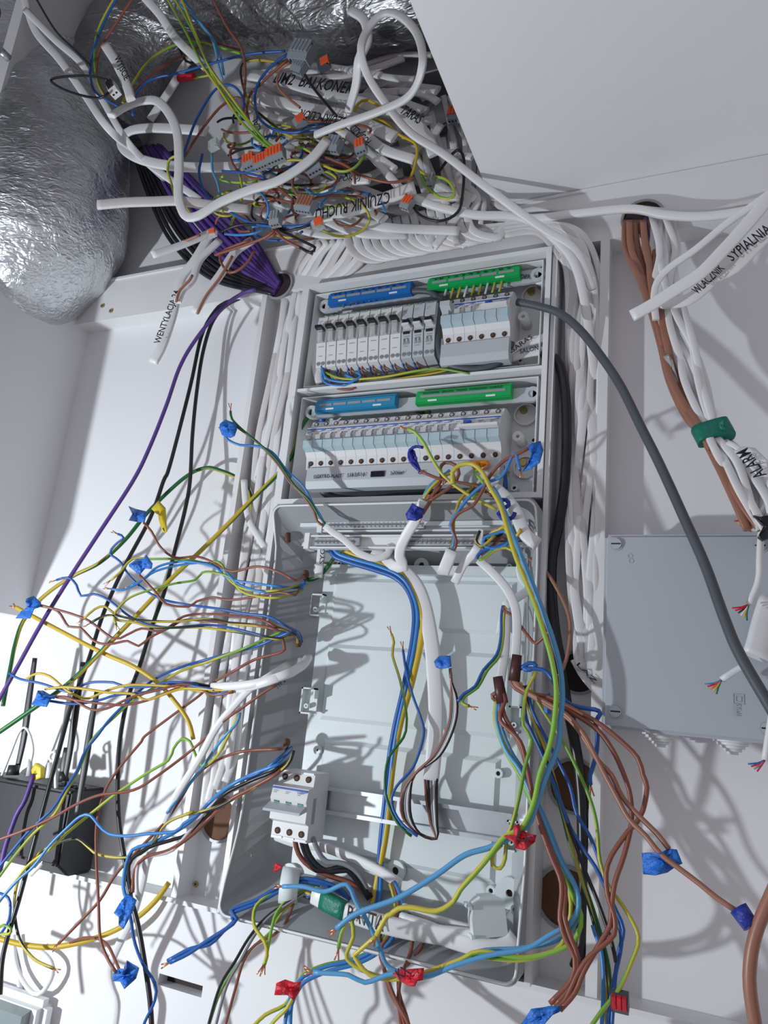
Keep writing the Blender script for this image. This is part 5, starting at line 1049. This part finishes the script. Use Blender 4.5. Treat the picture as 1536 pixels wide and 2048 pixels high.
# hand-placed coloured wires
TW = [('blue', 'blue wire arching from the top edge into the stripped plug', '238,-10,28 215,30 190,90 180,140 188,180 215,200 235,212,24'),
 ('gy', 'yellow-green wire arching beside the blue one at the top left', '232,-10,28 200,50 190,90 192,150 208,190 228,208,24'),
 ('brown', 'brown wire arching beside the blue one at the top left', '270,-10,28 230,50 200,100 193,150 210,190 230,205,24'),
 ('black', 'thin black wire loop over the foil duct at left', '215,160,30 180,152 130,153 102,160 120,175 160,190 200,196 218,185,28'),
 ('black', 'black wire coming down from the top left corner', '68,-10,31 110,60 150,100 180,130,29'),
 ('black', 'black wire looping round the white diagonal cable', '300,10,25 335,50 360,100 372,122 388,125 385,112,16'),
 ('gy2', 'yellow-green wire in a broad arc left of the tangle', '245,205,23 270,160 300,120 350,90 400,85 440,95 490,110,15'),
 ('brown', 'brown wire in a broad arc left of the tangle', '250,208,23 280,170 330,130 375,108 420,85 480,100,15'),
 ('blue', 'dark blue wire in a low arc at the top of the tangle', '265,230,23 272,190 300,160 360,145 430,125 500,108 570,102,17'),
 ('gy', 'first of the long yellow-green wires running to the lever connectors', '330,-10,25 370,60 405,130 440,180 480,240 520,280 545,300,18'),
 ('gy', 'second of the long yellow-green wires running to the lever connectors', '345,-10,25 385,60 420,135 460,190 500,245 535,285 560,300,18'),
 ('gy2', 'third of the long yellow-green wires running to the lever connectors', '360,-10,25 392,70 430,160 470,215 510,260 530,292,18'),
 ('sky', 'light blue wire from the top edge into the tangle', '340,-10,25 380,30 420,70 440,110 448,150,17'),
 ('sky', 'second light blue wire from the top edge into the tangle', '362,-10,25 400,45 425,80 437,130 445,160,17'),
 ('brown', 'brown wire from the top edge down through the tangle', '422,-10,25 455,55 480,90 490,130 488,200 480,250,16'),
 ('blue', 'deep blue wire arching over the left cable fold', '358,345,20 370,300 395,235 430,180 460,170 480,185 488,210 480,240,18'),
 ('brown', 'brown wire beneath the deep blue arch', '365,320,19 400,265 440,215 475,195 490,210 500,250,17'),
 ('gy2', 'yellow-green hook on the white cable at left', '363,325,20 355,313 340,318 335,340 345,375 350,400,19'),
 ('yellow', 'yellow-green scrap below the white cable bend', '370,410,19 380,425 392,440,18'),
 ('gy', 'yellow-green hook right of the white cable bend', '397,425,18 410,405 430,402 442,415 446,425,18'),
 ('blue', 'dark blue wire circling the top of the tangle', '575,108,19 545,130 520,160 510,190 515,230 540,255 580,265 640,258,17'),
 ('yb', 'yellow wire circling down from the top connector', '560,125,18 510,120 485,130 483,160 500,205 540,245 580,272 628,278,17'),
 ('brown', 'brown wire from the big grey connector', '575,120,19 545,145 520,170 500,190 490,230,17'),
 ('copbrown', 'second brown wire from the big grey connector', '580,125,19 560,140 555,170 575,195 600,215,17'),
 ('black', 'black wire slanting down through the centre of the tangle', '610,150,19 630,180 655,210 673,232,18'),
 ('gy', 'yellow-green wire circling under the lever connectors', '545,330,17 580,320 630,325 680,343 710,335 730,310,16'),
 ('gy2', 'yellow-green wire bulging at the right of the tangle', '840,340,11 850,350 890,358 908,380 905,395 880,395 850,370 842,350,11'),
 ('yellow', 'yellow wire hanging right of the big loop', '770,220,15 735,200 715,210 712,235 760,240 800,270 832,290 830,330 815,370,13'),
 ('brown', 'brown wire sagging across the tangle centre', '640,310,17 690,330 720,350 780,365 830,355,14'),
 ('black', 'thin black wire loop at the right of the tangle', '820,400,12 840,430 880,442 915,425 925,390 928,320 915,300 895,320 870,355,10'),
 ('blue', 'blue wire from the clear connector at left', '405,308,18 398,345 405,375 420,400,17'),
 ('sky', 'second blue wire from the clear connector at left', '424,306,18 425,340 435,365 440,390,17'),
 ('brown', 'brown loop below the grey connectors', '470,290,17 460,305 470,335 500,355 540,362 580,395 600,405,17'),
 ('brown', 'brown wire fanning into the orange connector, first', '540,385,16 560,380 580,395 602,405,17'), ('brown', 'brown wire fanning into the orange connector, second', '520,395,16 560,400 600,410,17'),
 ('copbrown', 'brown wire fanning into the orange connector, third', '590,340,16 585,370 595,390 605,400,17'),
 ('black', 'black wire running left from the small grey connector', '440,464,17 480,450 530,450 580,460 620,450,17'), ('black', 'black wire sagging under the tangle', '560,460,17 600,480 630,495 620,505 600,495,17'),
 ('brown', 'brown wire splaying below the small grey connector, left', '550,460,18 530,475 490,490 430,510,16'), ('brown', 'brown wire splaying below the small grey connector, right', '552,462,18 570,480 610,500 625,508,16'),
 ('brown', 'brown wire curling below the tangle at left', '500,480,16 450,500 440,520 460,545 490,530 510,500,16'), ('yb', 'yellow wire below the small grey connector', '545,455,17 555,470 580,475 600,470,16'),
 ('gy', 'yellow-green wire down the middle of the tangle', '480,350,17 485,390 470,430 460,450,16'), ('blue', 'blue wire across the lower tangle', '430,400,17 470,430 520,450 600,452 630,440,17')]
for m, lb_, s in TW: wire(lb_, m, 0.0022, s)
cols = ('brown', 'blue', 'gy', 'brown', 'black', 'lblue', 'brown', 'gy2')
nm = {'brown': 'brown', 'blue': 'blue', 'gy': 'yellow-green', 'black': 'black', 'lblue': 'light blue', 'gy2': 'yellow-green'}
for k in range(72):
    a0 = rnd(0, 6.28); cx, cy = rnd(450, 700), rnd(230, 450); rx, ry = rnd(18, 70), rnd(10, 36); d = rnd(11, 17); m = cols[k % 8]
    pts = ['%.0f,%.0f,%.1f' % (cx+rx*math.cos(a0+i*0.55)+i*4, cy+ry*math.sin(a0+i*0.55)+i*2, d+math.sin(i+k)) for i in range(R_.randint(4, 8))]
    tag(wire(None, m, 0.0020, ' '.join(pts)), 'short %s wire curled in the thick of the tangle' % nm[m], 'wire', 'short %s wires curled in the tangle' % nm[m])
# lever connectors
def wago(px, py, d, ang, n, label, m='wagog', lm='orange', s=1.0, tilt=0.0):
    c = P(px, py, d); t = empty('lever_connector', c, label, 'connector')
    T = Matrix.Translation(c) @ Matrix.Rotation(math.radians(ang), 4, 'Y') @ Matrix.Rotation(math.radians(tilt), 4, 'X') @ Matrix.Scale(s, 4)
    wd = 0.0052*n+0.002
    mb = MB().prism([(-0.005, -0.010), (-0.007, -0.004), (-0.007, 0.006), (-0.003, 0.010), (0.005, 0.010), (0.006, -0.010)], -wd/2, wd/2); bmesh.ops.transform(mb.bm, matrix=T, verts=mb.bm.verts[:]); mb.make('body', m, t)
    for k in range(n):
        x = -wd/2+0.001+0.0052*k+0.0004
        mb = MB().box(x, x+0.0042, -0.0088, -0.0068, -0.003, 0.0100).box(x, x+0.0042, -0.0092, -0.0040, 0.0095, 0.0112); bmesh.ops.transform(mb.bm, matrix=T, verts=mb.bm.verts[:]); mb.make('lever', lm, t)
        mb = MB().cyl((x+0.002, -0.001, -0.0104), (x+0.002, -0.001, -0.0098), 0.0016, n=8); bmesh.ops.transform(mb.bm, matrix=T, verts=mb.bm.verts[:]); mb.make('wire_entry', 'hole', t)
    return t
wago(605, 108, 19, 25, 5, 'large grey lever connector at the top of the tangle', s=1.5, lm='wagog')
wago(600, 135, 18.5, 35, 4, 'grey lever connector just under the large top one', s=1.1, lm='wagog')
wago(648, 130, 18, 75, 3, 'black lever connector with three red levers at the top', m='slate', lm='orange', s=1.0)
wago(500, 325, 18.5, -12, 4, 'grey connector with orange levers, leftmost of the row of three')
wago(525, 325, 19, -12, 5, 'grey connector with orange levers, middle of the row of three')
wago(552, 312, 19.5, -10, 5, 'grey connector with orange levers, right one of the row of three', s=1.1)
wago(612, 412, 18.5, 20, 5, 'grey connector with brown-orange levers above the CZUJNIK cable', lm='copbrown', s=1.1)
wago(552, 440, 18.5, 0, 3, 'small grey connector at the foot of the tangle', lm='wagog')
wago(636, 450, 18, 70, 3, 'clear connector with red levers at the foot of the tangle', m='clearp', s=0.9)
wago(428, 291, 19, 80, 3, 'clear connector with blue wires at the left of the tangle', m='clearp', lm='clearp', s=0.9)
wago(424, 468, 18, 80, 2, 'small clear connector with orange lever beside the violet bundle', m='clearp', s=0.8)
wago(668, 292, 17, 20, 4, 'grey connector right of the tangle centre', lm='wagog', s=1.1)
wago(722, 295, 16, -10, 3, 'grey connector with one orange lever right of the tangle centre', s=1.0)
wago(628, 335, 16.5, -20, 4, 'grey connector below the white diagonal cable', lm='wagog', s=1.1)
wago(815, 408, 13, 30, 3, 'grey connector hanging above the header at right', s=0.95)
wago(908, 232, 8, 5, 3, 'grey connector with raised orange lever beside the ceiling edge', s=1.1)
wago(862, 363, 11, 10, 2, 'small teal-grey connector near the right wire loop', s=0.9, lm='wagog')
wago(600, 245, 17, 60, 3, 'grey connector behind the dark blue wires', lm='orange', s=1.0)
wago(1240, 2003, 13, 0, 3, 'dark lever connector with red levers at the foot of the right wires', m='slate', lm='rtape', s=0.95, tilt=25)
wago(228, 180, 27, -30, 2, 'white stripped plug at the upper left foil duct', m='boxw', lm='black', s=1.2)
g = bundle('red_taped_wire', 'wire end wrapped in red tape at the upper left of the tangle', 'tape', [core('gy', '388,157,17 410,152 430,148', 0.002)])
MB().cyl(P(358, 157, 17), P(388, 153, 17), 0.0068, 0.0062, n=10).make('tape_roll', 'rtape', g)
